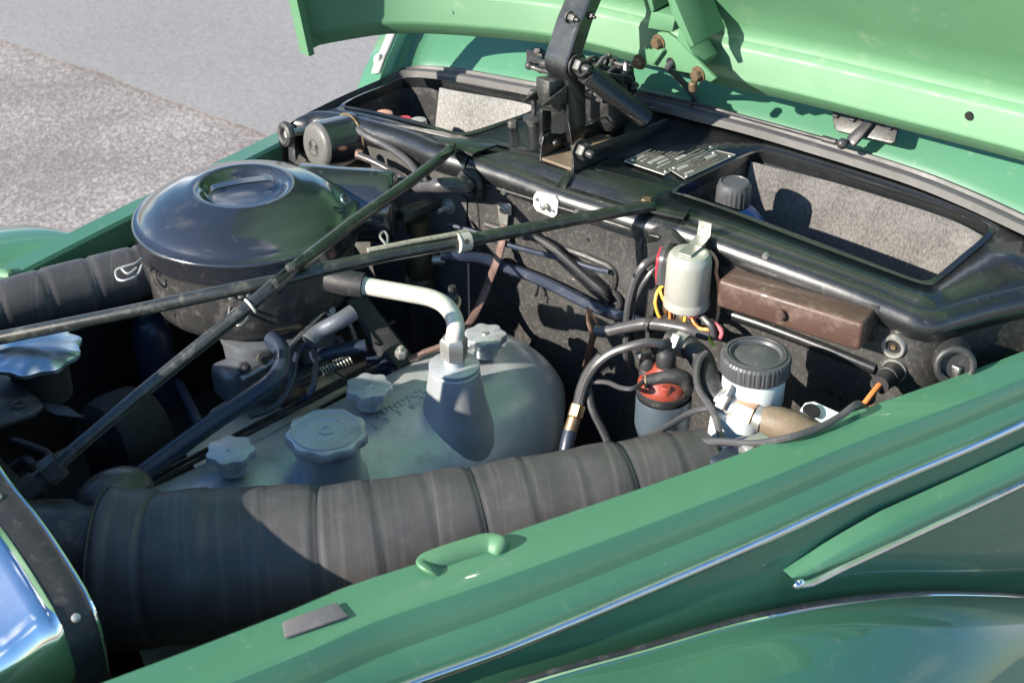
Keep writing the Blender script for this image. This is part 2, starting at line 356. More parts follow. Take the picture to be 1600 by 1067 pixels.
# ------------------------------------------------------------------ car body
car = thing('car_body', 'green classic car body with its bonnet opening, black scuttle tray and chrome side strips', 'car', (.8, 0, 0))
def px2(s): return [tuple(float(q) for q in t.split(',')) for t in s.split()]
ZF = .92
E0 = [P(u, v, ZF) for u, v in px2('-420,1290 -100,1162 200,1052 440,960 545,916 700,865 900,798 1140,715 1300,655 1470,597 1600,549 1800,474 2100,360')]
NS = 70
E0 = resample(spline(E0, 8), NS)
def SCL(p): return max(.72, min(1.05, 1-(p.x-.642)*.5))
def near_rows(offs):
    rows = []
    for dy, dz in offs: rows.append([p+V(-dy*.19, -dy, dz)*SCL(p) for p in E0])
    return rows
# side panel below the bonnet line: flange, shoulder, strip ledge, flank
off = [(-.006, -.10), (-.006, -.012), (-.004, -.003), (0, 0), (.036, .0005), (.041, -.001), (.044, -.005), (.051, -.025), (.054, -.028), (.059, -.033), (.0625, -.039), (.064, -.045),
       (.0645, -.052), (.067, -.062), (.071, -.085), (.075, -.12), (.077, -.17), (.076, -.26), (.06, -.45)]
mb = MB(); mb.loft(list(map(list, zip(*near_rows(off)))))
part('side_panel', mb, M['green'], car, 'near side panel with a flat top flange', ang=25)
strip = [p+V(-.0655*.19, -.0655, -.0465)*SCL(p) for p in E0]
mb = MB(); mb.tube(strip, .0046, k=1, n=10, smooth=False, flat=.8); part('chrome_strip', mb, M['trim'], car, 'long chrome strip along the near side panel')
# short spear moulding
sp_px = px2('1238,903 1262,897 1300,878 1400,832 1500,786 1600,739 1750,670 1950,580')
flank = lambda u, v: PP(u, v, E0[40]+V(-.074*.19, -.074, 0), V(.19, 1, 0).normalized())
sp = resample(spline([flank(u, v) for u, v in sp_px], 6), 46)
outn = V(-.19, -1, 0).normalized()
mb = MB(); rows = []
for i, p in enumerate(sp):
    g = min(1, i/8.0)**.55 if i else .02
    rows.append([p+outn*(-.012)+ZU*(.0), p+outn*.009*g, p+outn*.010*g+ZU*.003*g, p+outn*.009*g+ZU*.008*g, p+outn*.006*g+ZU*.013*g, p+outn*.001*g+ZU*.017*g, p-outn*.012+ZU*.021*g])
mb.loft(rows); mb.cap([v for v in mb.bm.verts[:7]]); part('spear_moulding', mb, M['green'], car, 'short raised spear on the side panel', ang=50)
mb = MB(); mb.tube([p+outn*.0095+ZU*(-.001) for p in sp], [.0028]+[.0035]*45, k=1, n=8, smooth=False); part('chrome_strip', mb, M['trim'], car, 'short chrome strip under the raised spear')
mb = MB(); mb.ball(sp[0]+outn*.008, .006, 10, (1.1, .8, .8)); part('spear_tip', mb, M['chrome'], car)
# near wing and its beading
we = [(500, 1180), (660, 1120), (830, 1062), (1000, 1015), (1150, 972), (1300, 943), (1420, 931), (1520, 931), (1600, 936), (1750, 955), (1950, 1000)]
W0 = resample(spline([PP(u, v, E0[40]+V(-.077*.19, -.077, 0), V(.19, 1, 0).normalized()) for u, v in we], 8), 60)
wo = [(-.004, -.004), (.006, .003), (.02, .008), (.05, .008), (.09, -.002), (.13, -.022), (.17, -.055), (.2, -.10), (.215, -.16), (.22, -.3)]
mb = MB(); rows = []
for i, p in enumerate(W0):
    t = i/59; f = 1-.55*t
    rows.append([p+V(-.19*a*f, -a*f, b_*(1+.4*t)+.006*math.sin(a*22+t*2)*min(1, a*12)) for a, b_ in wo])
mb.loft(rows); part('front_wing', mb, M['green'], car, 'rounded near front wing below the beading', ang=60)
mb = MB(); mb.tube([p+outn*.004+ZU*.004 for p in W0], .0042, k=1, n=10, smooth=False); part('wing_beading', mb, M['satin'], car, 'dark beading between panel and wing')
mb = MB(); mb.tube([p+outn*.0085+ZU*.0055 for p in W0], .0022, k=1, n=8, smooth=False); part('wing_beading_trim', mb, M['chrome'], car)
# pad and striker loop on the near flange
pa = [P(441, 975, ZF+.001), P(526, 944, ZF+.001), P(545, 966, ZF+.001), P(446, 999, ZF+.001)]
mb = MB(); mb.prism(pa, V(0, 0, .003), .001); part('rubber_pad', mb, M['pad'], car, 'grey rubber buffer on the near flange')
lp = px('692,893,.914 673,889,.922 665,881,.923 686,871,.924 735,855,.924 764,848,.924 782,854,.924 788,863,.914')
mb = MB(); mb.tube(lp, .0082, k=6, n=14, flat=.45, flatdir=(0, 0, 1)); part('bonnet_striker', mb, M['green_in'], car, 'green striker loop on the near flange')
# far side
F0 = [P(u, v, ZF) for u, v in px2('-500,700 -200,552 27,428 108,386 195,342 330,277 440,222 545,166 640,117')]
F0 = resample(spline(F0, 8), 60)
mb = MB()
off = [(-.004, -.18), (-.004, -.012), (-.002, -.003), (.002, 0), (.026, 0), (.031, -.004), (.034, -.012), (.05, -.08), (.06, -.2), (.05, -.45)]
mb.loft([[p+V(0, a, b_) for a, b_ in off] for p in F0]); part('far_side_panel', mb, M['green'], car, 'far side panel with a flat top flange', ang=25)
FW0 = resample(spline([P(u, v, .80) for u, v in px2('-300,518 -100,446 20,410 110,400 180,412 260,446')], 8), 30)
wo = [(-.01, -.02), (.01, .0), (.05, .006), (.10, .006), (.16, -.006), (.21, -.04), (.24, -.12), (.24, -.3)]
mb = MB(); mb.loft([[p+V(0, a*.8, b_) for a, b_ in wo] for p in FW0]); part('far_wing', mb, M['green'], car, 'rounded far front wing', ang=60)
for q in (0, 1):
    mb = MB(); mb.tube(px('0,430,.915 14,432,.918 24,430,.913') if q == 0 else px('10,456,.86 30,455,.87 48,452,.86'), .008 if q == 0 else .012, k=4, n=10)
    part('catch', mb, M['green_in'], car, 'upper green catch on the far flange' if q == 0 else 'lower green catch under the far flange')

# ---- scuttle tray, its two wells and the bulkhead
Gl = px('452,206,.950 458,194,.956 470,184,.962 500,175,.968 560,184,.975 640,206,.98 690,227,.984 738,241,.985')
Gc = px('742,242,.985 815,266,.986 880,291,.986 950,313,.986 1014,333,.986 1063,344.5,.985')
Gr = px('1066,345,.985 1140,370,.983 1230,402,.98 1330,438,.975 1390,462,.970 1420,475,.967 1442,484,.965 1462,485,.964 1500,474,.963 1560,458,.963 1640,446,.963 1740,462,.963')
Gl = resample(spline(Gl, 6), 30); Gc = resample(spline(Gc, 6), 28); Gr = resample(spline(Gr, 8), 70)
SEAL = resample(spline(px('470,190,.955 520,165,.96 560,147,.965 600,130,.97 640,113,.975 720,119,.985 850,142,1.0 1000,158,1.005 1100,181,1.003 1200,207,1.0 1400,268,.992 1500,306,.988 1590,347,.985 1700,400,.98 1800,460,.97'), 6), 90)
outer = Gl+Gc+Gr
back = [p+V(-.004, 0, -.006) for p in SEAL[:86]]; back.reverse()
wellL = spline(px('536,166,.972 560,152,.974 600,136,.976 637,123,.978 698,128,.985 770,141,.990 826,151,.992 838,158,.992 842,168,.990 828,178,.989 780,195,.987 735,209,.986 712,210,.985 690,204,.984 640,190,.981 590,178,.977 555,171,.974'), 3, True)
wellR = spline(px('1056,298,.985 1075,287,.986 1120,265,.988 1170,243,.990 1188,239,.990 1210,243,.990 1300,269,.987 1400,300,.984 1500,333,.981 1540,350,.980 1547,360,.979 1540,372,.978 1500,406,.974 1462,437,.970 1448,443,.969 1425,438,.970 1350,410,.975 1250,372,.980 1150,334,.984 1075,308,.985 1058,304,.985'), 3, True)
mb = MB(); mb.fill([outer+back, wellL, wellR]); part('scuttle_tray', mb, M['black'], car, 'black sheet metal tray in front of the windscreen', ang=30, solid=.002)
def well(lp, depth, name):
    mb = MB(); c = sum(lp, V(0, 0, 0))/len(lp)
    lip = [p+(p-c).normalized()*-.002+V(0, 0, .002) for p in lp]; rows = [[p+(p-c).normalized()*.004+V(0, 0, .0005) for p in lp], lip, [p+V(0, 0, -.012) for p in lp], [p+(c-p)*.02+V(0, 0, -depth) for p in lp]]
    mb.loft(rows[:3], True); part('well_lip', mb, M['black'], car, ang=80); mb = MB(); mb.loft(rows[2:], True); mb.cap(mb.bm.verts[-len(lp):]); part(name, mb, M['satin'], car, ang=50)
well(wellL, .17, 'tray_well'); well(wellR, .19, 'tray_well')
def lining(pts, name, m, label):
    top = spline(pts, 6); n_ = []
    mb = MB(); rows = []
    fr = V(-.9, .25, 0)
    for k in range(9):
        t = k/8
        rows.append([p+fr*(.004+.006*math.sin(i*.35+k*.3)*.25+.02*t)+V(0, 0, -.008-.15*t) for i, p in enumerate(top)])
    mb.loft(rows); return part(name, mb, m, car, label, solid=.004)
lining(px('694,127,.985 740,135,.988 800,146,.991 840,155,.992'), 'felt_lining', M['carpet2'], 'pale felt lining in the far well')
lining(px('1180,241,.990 1300,270,.987 1400,301,.984 1500,334,.981 1546,356,.979'), 'felt_lining', M['carpet'], 'grey felt lining in the near well')
lining(px('1546,362,.979 1520,388,.976 1485,418,.972 1452,441,.970'), 'felt_lining', M['carpet'], 'grey felt on the end of the near well') if False else None
FACE = []
def bulk(G, name, label, rollr=.016, zb=.42, wm_='blackwall'):
    rows = []
    for i, p in enumerate(G):
        d = G[min(i+1, len(G)-1)]-G[max(i-1, 0)]; d.z = 0; d.normalize(); n = V(-d.y, d.x, 0)
        if n.x > 0 and abs(n.x) > .2 or (abs(n.x) <= .2 and n.y > 0): n = -n
        q = [(-.004, -.0005), (0, .0012)]+[(rollr*math.sin(a), rollr*(math.cos(a)-1)+.0012) for a in (.35, .75, 1.15, 1.57, 1.9)]
        q += [(rollr*.80, -rollr*1.7), (rollr*.80, -.06), (rollr*.83, -.062), (rollr*.83, -.0)]
        r = [p+n*a+ZU*b_ for a, b_ in q[:-1]]
        e = p+n*rollr*.83; r.append(V(e.x, e.y, zb)); rows.append(r)
    mb = MB(); mb.loft([r[:8] for r in rows]); part('rolled_edge', mb, M['black'], car, label+', rolled top edge', ang=60)
    mb = MB(); mb.loft([r[7:] for r in rows]); part(name, mb, M[wm_], car, label, ang=40)
bulk(Gl, 'bulkhead', 'far section of the black bulkhead', wm_='dustwall'); bulk(Gc, 'bulkhead', 'centre section of the black bulkhead'); bulk(Gr, 'bulkhead', 'near section of the black bulkhead')
# corner gussets where the braces bolt on, and the notched laps
def gus(poly, name='gusset'):
    mb = MB(); mb.prism(px(poly), V(0, 0, .003), .0008); part(name, mb, M['black'], car)
gus('676,216,.988 690,226,.988 738,246,.988 745,241,.988 778,230,.988 735,222,.988'); gus('985,322,.989 1010,333,.989 1068,345,.989 1080,328,.989 1030,312,.989')
mb = MB(); mb.prism(px('690,227,.984 735,243,.984 728,262,.955 700,245,.96'), V(.01, 0, 0)); mb.prism(px('1012,334,.984 1064,346,.984 1060,360,.955 1040,352,.96'), V(.01, 0, 0)); part('gusset_web', mb, M['black'], car)
mb = MB(); mb.prism(px('868,292,.9865 884,293,.9885 897,268,.9885 890,262,.9885'), V(0, 0, -.004)); part('lap_joint', mb, M['black'], car)
# seal and green scuttle panel behind
mb = MB(); mb.loft([[p+V(-.010, 0, -.005), p+V(-.008, 0, .003), p+V(-.003, 0, .005), p+V(.003, 0, .003), p+V(.0045, 0, .007), p+V(.0085, 0, .0065), p+V(.010, 0, -.004)] for p in SEAL]); part('weather_seal', mb, M['seal'], car, 'grey black rubber gutter around the tray', ang=50)
rows = []
for i, p in enumerate(SEAL[9:]):
    t = i/80
    rows.append([p+V(.006, 0, -.01), p+V(.0095, 0, .003), p+V(.017, .003*(1-t), .012), p+V(.033, .01*(1-t), .029), p+V(.040, .012*(1-t), .034), p+V(.062, .02*(1-t), .056), p+V(.10, .04*(1-t), .085), p+V(.18, .07*(1-t), .13), p+V(.30, .09*(1-t), .2)])
mb = MB(); mb.loft(rows); part('scuttle_panel', mb, M['green'], car, 'light green scuttle panel below the windscreen', ang=50)
l0 = [r for r in rows[0]]
mb = MB(); mb.loft([[p, p+V(-.015, .03, -.02), p+V(-.02, .05, -.12), p+V(-.02, .05, -.4)] for p in l0]); part('scuttle_side', mb, M['green'], car, ang=50)
mb = MB(); mb.loft([[p+V(-.001, .002, .002), p+V(-.008, .010, .002)] for p in l0[2:]]); mb.ball(l0[3]+V(-.008, .008, -.004), .007, 12, (1, .7, 1.3)); part('pillar_trim', mb, M['whiteplate'], car, 'bright trim at the far windscreen pillar', solid=.002)
# inner bay
mb = MB()
mb.loft([[p+V(-.0, .012, -.1), p+V(0, .02, -.25), p+V(0, .06, -.55)] for p in E0[:50]])
mb.loft([[p+V(0, -.008, -.03), p+V(0, -.012, -.25), p+V(0, -.03, -.55)] for p in F0])
mb.loft([[V(-.2, -.6, .38), V(-.2, .7, .38)], [V(1.5, -.7, .38), V(1.5, .8, .38)]])
part('inner_bay', mb, M['dark'], car, 'dark inner wheel arches and floor of the engine bay')

# ------------------------------------------------------------------ bonnet, propped open over the tray
BW = V(-.15, 0, .99).normalized(); BN = V(-.99, 0, -.15).normalized()       # up along the panel / out of its underside
bon = thing('bonnet', 'green car bonnet propped wide open, seen from its inner side', 'bonnet', P(1000, 112, 1.04))
BE = resample(spline(px('480,77,1.050 520,69,1.052 600,58,1.055 700,60,1.057 860,76,1.060 1000,108,1.060 1100,135,1.060 1250,170,1.062 1400,209,1.065 1600,262,1.072 1800,322,1.080 2000,390,1.090'), 6), 80)
rows = []
prof = [(1.1, .14), (.6, .09), (.32, .04), (.14, -.030), (.02, -.036), (.004, -.034), (-.002, -.026), (-.0015, -.013), (.0005, -.0105), (.0165, .0025), (.019, .0035), (.022, .003), (.026, .0005), (.050, -.003), (.054, -.006), (.058, -.013), (.064, -.016), (.075, -.0155), (.11, .002), (.2, .052), (.30, .092), (.6, .14), (1.1, .18)]
for i, p in enumerate(BE): rows.append([p+BW*a+BN*b_ for a, b_ in prof])
mb = MB(); mb.loft(rows); mb.cap(mb.bm.verts[:len(prof)], True); part('inner_panel', mb, M['green_in'], bon, 'pressed inner panel of the bonnet', ang=30)
mb = MB()
pa = BE[0]
sd0 = [pa+V(.004, .004, 0)+BN*a+V(0, b_, 0) for a, b_ in ((-.035, 0), (.012, 0), (.014, -.004), (.014, -.022), (.006, -.022), (.004, -.008), (-.035, -.006))]
mb.loft([sd0, [q+BW*.6 for q in sd0]], True, True); part('side_flange', mb, M['green_in'], bon, 'turned in side flange of the bonnet', ang=30)
def bplane(u, v, off=0): return PP(u, v, P(1040, 118, 1.06)+BN*off, BN)
for u, v, r in ((706, 20, .004), (1514, 182, .0045)):
    q = min((PP(u, v, b_+BN*-.0005, BN) for b_ in BE), key=lambda q_: min((q_-b2-BW*(q_-b2).dot(BW)).length for b2 in BE)); mb = MB(); mb.lathe(q, BN, [(0, .0006), (r, .0006), (r, -.002), (0, -.002)], 16); part('drain_hole', mb, M['dark'], bon)
# strut bracket with its bolted foot
def bp(s, off): return [PP(*(float(q) for q in t.split(',')), P(1050, 122, 1.06)+BN*off, BN) for t in s.split()]
ft = bp('990,92 1028,51 1042,52 1056,62 1118,124 1110,130 1078,116 1018,104', .030)
mb = MB(); mb.prism(ft, -BN*.005, .0015); foot = part('bracket_foot', mb, M['green_in'], bon, 'bolted three cornered bracket plate')
mb = MB(); mb.prism(bp('1020,104 1014,99 1030,77 1036,81', .036), -BN*.008, .002); part('bracket_rib', mb, M['green_in'], bon)
st = bp('1009,44 1049,50 1060,62 1064,28 1052,22 1016,18', .030)
mb = MB()
a = bp('1011,45 1050,52 1056,27 1017,18', .034); mb.prism(a, -BN*.03, .002); part('strut_base', mb, M['green_in'], bon, 'box section base of the bonnet strut')
l0 = bp('1017,20 1011,0 990,-110 935,-420 946,-420 1000,-110 1018,0 1022,18', .036); mb = MB(); mb.prism(l0, -BN*.035, .001); part('strut_leg', mb, M['green_in'], bon)
l1 = bp('1050,24 1043,0 1022,-110 970,-420 985,-420 1034,-110 1054,0 1084,72 1078,75', .040); mb = MB(); mb.prism(l1, -BN*.05, .001); part('strut_leg', mb, M['green_in'], bon)
mb = MB(); mb.prism(bp('1062,40 1078,78 1092,100 1086,112 1056,70', .028), -BN*.03, .001); part('strut_web', mb, M['green_in'], bon)
for u, v in ((1030, 66), (1000, 97), (1092, 116)):
    q = PP(u, v, P(1050, 122, 1.06)+BN*.030, BN); mb = MB(); mb.lathe(q, BN, [(0, 0), (.0088, 0), (.0088, .0016), (0, .0016)], 18); mb.hexn(q+BN*.0016, BN, .0066, .006); part('bolt', mb, M['rust'], bon)
q = PP(1083, 133, P(1050, 122, 1.06)+BN*.02, BN); mb = MB(); mb.cyl(q+BW*.004, q-BW*.008, .005, 10, bev=.002); part('bolt', mb, M['rust'], bon)
q = PP(1048, 99, P(1050, 122, 1.06)+BN*.0305, BN); mb = MB(); mb.lathe(q, BN, [(0, .0005), (.0062, .0005), (.0062, -.003), (0, -.003)], 16); part('cable_hole', mb, M['dark'], bon)
q0 = PP(1050, 101, P(1050, 122, 1.06)+BN*.030, BN)
mb = MB(); mb.tube([q0-BN*.01, q0+BN*.006, P(1056, 118, 1.07), P(1072, 135, 1.045), P(1085, 155, 1.02), P(1076, 168, 1.006), P(1060, 180, .998), P(1052, 189, .99)], .0036, k=7, n=10)
single('bonnet_cable', mb, M['wire'], 'black cable leaving a hole in the bonnet bracket and dipping into the tray', 'cable')

# ------------------------------------------------------------------ hinge arm and spring in the middle of the tray
hin = thing('support_arm', 'black steel arm with coil spring on the scuttle tray, holding the bonnet up', 'support arm', P(885, 240, .986))
YH = .03
arm = [PY(u, v, YH) for u, v in ((888, 128), (884, 122), (881, 112), (883, 98), (890, 78), (900, 46), (910, 22), (919, 0), (945, -60), (975, -130), (1010, -215), (1040, -290))]
mb = MB(); rows = []
sp_ = spline(arm, 4)
for p in sp_:
    rows.append([p+V(0, .0, 0), p+V(.0015, -.002, 0), p+V(.022, -.002, .004), p+V(.024, 0, .004), p+V(.024, .030, .004), p+V(.022, .032, .004), p+V(.0015, .032, 0), p+V(0, .030, 0)])
mb.loft(rows, True, True); part('arm', mb, M['black'], hin, 'upper box section arm', ang=30)
lg = [PY(u, v, YH-.001) for u, v in ((888, 120), (888, 150), (889, 190), (894, 224), (899, 230), (912, 226), (916, 190), (915, 124))]
mb = MB(); mb.prism(lg, V(0, .008, 0), .001); part('link_plate', mb, M['black'], hin)
lg = [PY(u, v, YH+.030) for u, v in ((886, 122), (886, 170), (888, 215), (900, 214), (910, 175), (910, 124))]
mb = MB(); mb.prism(lg, V(0, .008, 0), .001); part('link_plate', mb, M['black'], hin)
mb = MB(); mb.prism([PY(u, v, YH+.006) for u, v in ((858, 128), (886, 124), (888, 160), (884, 172), (874, 178), (862, 168), (858, 150))], V(0, .022, 0), .003); part('cast_web', mb, M['satin'], hin, 'rough welded web between the gussets')
for yy, pts in ((YH-.001, '847,166 887,134 887,163'), (YH+.028, '817,160 856,130 856,154')):
    mb = MB(); mb.prism([PY(*[float(a) for a in t.split(',')], yy) for t in pts.split()], V(0, .003, 0), .0006); part('gusset', mb, M['black'], hin)
for (u0, v0, u1, v1, h0, h1) in ((893, 268, 1042, 206, .025, .017), (843, 251, 1000, 186, .028, .012)):
    a = P(u0, v0, .987); b = P(u1, v1, .987); d = (b-a).normalized(); n_ = V(d.y, -d.x, 0)
    mb = MB(); mb.prism([a, b, b+ZU*h1*.7, b+ZU*h1-d*.004, a+d*.03+ZU*h0*.85, a+d*.012+ZU*(h0+.002), a+d*.003+ZU*h0, a+d*.0+ZU*h0*.6], n_*.003, .0006); part('channel_side', mb, M['black'], hin)
mb = MB(); mb.prism([P(845, 250, .988), P(893, 267, .988), P(1040, 204, .988), P(1000, 186, .988)], V(0, 0, .003)); part('channel_floor', mb, M['hosebrown'], hin, 'dusty brown channel floor')
def nut(u, v, y, d=V(0, -1, 0), r=.010, h=.010, m='satin', par=None, washer=1.35):
    q = PY(u, v, y); mb = MB()
    if washer: mb.lathe(q, d, [(0, 0), (r*washer, 0), (r*washer, .002), (0, .002)], 20)
    mb.hexn(q+d*.002, d, r, h, r*.5); return part('nut', mb, M[m], par or hin)
nut(906, 234, P(893, 268, .987).y-.004, r=.0095); nut(852, 217, YH+.034, r=.007); nut(889, 27, YH, r=.005, h=.008); nut(922, 25, YH-.001, r=.0035, h=.003); nut(901, 102, YH-.003, r=.0095, h=.009)
q = PY(907, 234, YH); mb = MB(); mb.cyl(q, q+V(0, .045, 0), .005, 12); part('pivot_pin', mb, M['satin'], hin)
mb = MB(); q = P(834, 197, .986); mb.lathe(q, ZU, [(0, 0), (.0085, 0), (.0085, .007), (.0125, .008), (.0125, .0105), (.0065, .012), (.003, .014), (.0035, .034), (.008, .035), (.008, .0375), (0, .0375)], 18); mb.hexn(q+ZU*.0375, ZU, .0065, .006); part('bump_stop', mb, M['satin'], hin, 'bolt topped bump stop')
mb = MB(); mb.prism([PY(u, v, YH+.026) for u, v in ((847, 172), (862, 174), (862, 212), (855, 222), (848, 216))], V(0, .006, 0), .001); part('catch_plate', mb, M['black'], hin)
q = P(801, 199, .987); mb = MB(); mb.hexn(q, ZU, .006, .008); part('bolt', mb, M['satin'], hin)
# coil spring
A = PY(914, 112, YH-.012); B = PY(1006, 183, YH-.012); ax = (B-A).normalized(); e1, e2 = ortho(ax); L_ = (B-A).length
mb = MB(); turns = 34; pts = [A+ax*(L_*t/(turns*10))+(e1*math.cos(2*PI*t/10)+e2*math.sin(2*PI*t/10))*.0105 for t in range(turns*10+1)]
mb.tube(pts, .0019, n=6, smooth=False); part('coil_spring', mb, M['black'], hin, 'tight black coil spring')
mb = MB(); mb.cyl(A-ax*.006, B+ax*.006, .0085, 14); part('spring_core', mb, M['dark'], hin)
mb = MB(); mb.tube([PY(905, 195, .045), PY(990, 172, .045), PY(1030, 168, .045)], .0012, n=6); mb2 = mb; part('release_rod', mb2, M['steel'], hin)
# tangled cable clump behind the arm
cc = P(952, 124, 1.05)
mb = MB(); mb.lathe(cc-V(0, 0, .055), ZU, [(0, 0), (.020, 0), (.026, .015), (.027, .04), (.024, .05), (0, .052)], 20); clump_base = thing('cable_clump', 'tangled grey and black cable bundle behind the hinge arm', 'cable', cc-V(0, 0, .05))
part('sleeve', mb, M['rubber'], clump_base)
for k in range(26):
    a = random.uniform(0, 2*PI); pts = []
    for j in range(5):
        a += random.uniform(.4, 1.0); r = random.uniform(.014, .036); pts.append(cc+V(r*math.cos(a), r*math.sin(a), random.uniform(-.016, .018)))
    mb = MB(); mb.tube(pts, random.uniform(.002, .0036), k=5, n=7); part('cable_loop', mb, M['wire' if k % 3 else 'rubber'] if k != 5 else M['bluecan'], clump_base)

# ------------------------------------------------------------------ wiper linkage on the scuttle
def scut(u, v, off=.0):     # the green scuttle behind the tray, leaning back
    return PP(u, v, P(1345, 215, 1.028)+V(-.006-off, 0, off*.6), V(-.55, .10, .83).normalized())
wn = V(-.78, -.08, .62).normalized()
wl = thing('wiper_linkage', 'black wiper rod with ball joint and bolted lever plate on the green scuttle', 'wiper linkage', scut(1345, 205))
def quad(s, off): return [PP(*[float(q) for q in t.split(',')], P(1345, 222, 1.016)+wn*off, wn) for t in s.split()]
mb = MB(); mb.prism(quad('1299,173 1303,200 1308,205 1392,224 1398,222 1404,197 1330,176', .006), -wn*.005, .001); part('lever_plate', mb, M['blackwall'], wl)
for u, v in ((1308, 180), (1334, 186), (1346, 184), (1392, 199)):
    q = quad(f'{u},{v}', .006)[0]; mb = MB(); mb.hexn(q, wn, .0046, .004); part('bolt', mb, M['satin'], wl)
mb = MB(); mb.prism(quad('1352,186 1366,189 1346,215 1334,228 1322,224 1322,214', .014), -wn*.006, .002); part('lever', mb, M['satin'], wl)
q = quad('1316,225', .018)[0]; mb = MB(); mb.ball(q, .0062, 12); part('ball_joint', mb, M['satin'], wl)
q2 = P(1090, 163, 1.02); q1 = P(985, 141, 1.016)
mb = MB(); mb.tube([q1, q2, q], .0022, k=1, n=8, smooth=False); part('rod', mb, M['rubber'], wl)
mb = MB(); d = (q-q2).normalized(); mb.cyl(q-d*.024, q-d*.006, .0036, 10, bev=.001); part('rod_end', mb, M['satin'], wl)
q0 = P(850, 104, 1.025)
wl2 = thing('wiper_linkage', 'dark wiper lever and bolts half hidden under the bonnet edge left of the hinge arm', 'wiper linkage', q0)
mb = MB(); mb.prism([P(826, 80, 1.03), P(866, 84, 1.03), P(868, 108, 1.02), P(842, 110, 1.018), P(826, 100, 1.02)], wn*.006, .001); part('lever_plate', mb, M['blackwall'], wl2)
for u, v in ((846, 92), (858, 96), (843, 82)):
    mb = MB(); q = P(u, v, 1.035); mb.hexn(q-wn*.002, wn, .0052, .008); part('bolt', mb, M['satin'], wl2)
mb = MB(); mb.tube(px('826,103,1.024 845,110,1.022 870,116,1.02 892,122,1.02'), .0032, n=10); part('rod', mb, M['satin'], wl2)
mb = MB(); mb.ball(P(827, 103, 1.024), .0055, 10); part('ball_joint', mb, M['satin'], wl2)
mb = MB(); mb.tube([P(840, 92, 1.04), P(852, 100, 1.042), P(862, 92, 1.04), P(872, 90, 1.04)], .004, n=8); part('lever', mb, M['satin'], wl2)

# ------------------------------------------------------------------ data plates
def up(s, dz): return [p+ZU*dz for p in px(s)]
def field(par, o, ux, uy, a, b_, wd, hh, m, name):
    mb = MB(); c = o+ux*(a+wd/2)+uy*(b_+hh/2)
    mb.box(c+ZU*.0014, wd*ux.length, hh*uy.length, .0006, (ux.normalized(), uy.normalized(), ZU)); part(name, mb, M[m], par)
def dplate(label, s, dz, rows, z0=.9885):
    c = px(s); c = [V(p.x, p.y, p.z) for p in c]
    t = thing('data_plate', label, 'data plate', sum(c, V(0, 0, 0))/4)
    mb = MB(); mb.prism(c, V(0, 0, .0012), .0003); part('plate', mb, M['etched'], t)
    ux = c[1]-c[0]; uy = c[3]-c[0]; o = c[0]
    for i in range(4):
        q = c[i].lerp(c[(i+2) % 4], .08)+ZU*.0012; mb = MB(); mb.ball(q, .0026, 10, (1, 1, .6)); part('rivet', mb, M['zinc'], t)
    mb = MB()
    for a, b_ in zip(c, c[1:]+c[:1]): mb.tube([a+ZU*.0012, b_+ZU*.0012], .0007, n=5, smooth=False)
    part('border', mb, M['platelight'], t)
    for a, b_, wd, hh, m_ in rows: field(t, o, ux, uy, a, b_, wd, hh, m_, 'plate_field' if m_ == 'platelight' else 'print_line')
dplate('larger worn metal data plate with blank fields riveted behind the smaller one on the scuttle', '976,254,.9885 1066,214,.9905 1122,230,.9905 1038,275,.9885', .001,
       [(.14, .06, .12, .09, 'platelight'), (.12, .22, .10, .05, 'platelight'), (.30, .10, .50, .04, 'plateprint'), (.30, .18, .46, .04, 'plateprint'), (.30, .26, .36, .035, 'plateprint'),
        (.14, .36, .24, .11, 'platelight'), (.20, .52, .16, .08, 'platelight'), (.10, .66, .22, .05, 'platelight'), (.45, .36, .22, .05, 'plateprint'), (.45, .44, .28, .05, 'plateprint'), (.45, .52, .2, .05, 'plateprint'),
        (.66, .16, .24, .10, 'platelight'), (.74, .34, .17, .10, 'platelight'), (.72, .50, .19, .11, 'platelight'), (.42, .64, .16, .1, 'platelight'), (.62, .68, .26, .05, 'plateprint'), (.12, .80, .7, .04, 'plateprint')])
dplate('smaller narrow metal data plate next to the near well opening', '1045,266,.9885 1119,237,.9905 1149,244,.9905 1069,281,.9885', .001,
       [(.10, .14, .22, .22, 'platelight'), (.38, .12, .20, .07, 'plateprint'), (.38, .26, .26, .07, 'plateprint'), (.70, .14, .2, .24, 'platelight'), (.10, .46, .3, .08, 'plateprint'), (.46, .44, .34, .08, 'plateprint'), (.10, .64, .18, .2, 'platelight'), (.34, .62, .5, .07, 'plateprint'), (.34, .76, .4, .07, 'plateprint')])

# ------------------------------------------------------------------ brace rods crossing over the engine
def rod(label, pts, r):
    t = thing('brace_rod', label, 'brace rod', pts[-1], 'brace rods crossing over the engine')
    p = spline(pts, 6); mb = MB(); mb.tube(p, r, n=14, smooth=False); part('tube', mb, M['oliverod'], t); return t
rA = px('704,234,.992 690,246,.993 640,285,1.001 560,342,1.013 500,388,1.021 462,418,1.024 440,436,1.022 385,482,1.008 260,582,.965 140,682,.922 88,728,.903')
tA = rod('olive black brace rod running from the far scuttle corner down to the lower left', rA, .0062)
mb = MB(); mb.prism([P(697, 229, .992), P(712, 227, .9905), P(706, 243, .993), P(688, 252, .995)], V(0, 0, .005), .001); part('flat_end', mb, M['oliverod'], tA)
mb = MB(); q = P(704, 232, .993); mb.hexn(q, ZU, .006, .006); part('bolt', mb, M['oliverod'], tA)
q = P(452, 424, 1.030); d = (rA[4]-rA[7]).normalized()
mb = MB(); mb.tube([q-d*.02, q+d*.02], .0065, n=10, smooth=False, flat=.6); part('flat_crossing', mb, M['oliverod'], tA)
q = P(456, 421, 1.036); mb = MB(); mb.hexn(q, ZU, .0055, .005); part('bolt', mb, M['oliverod'], tA)
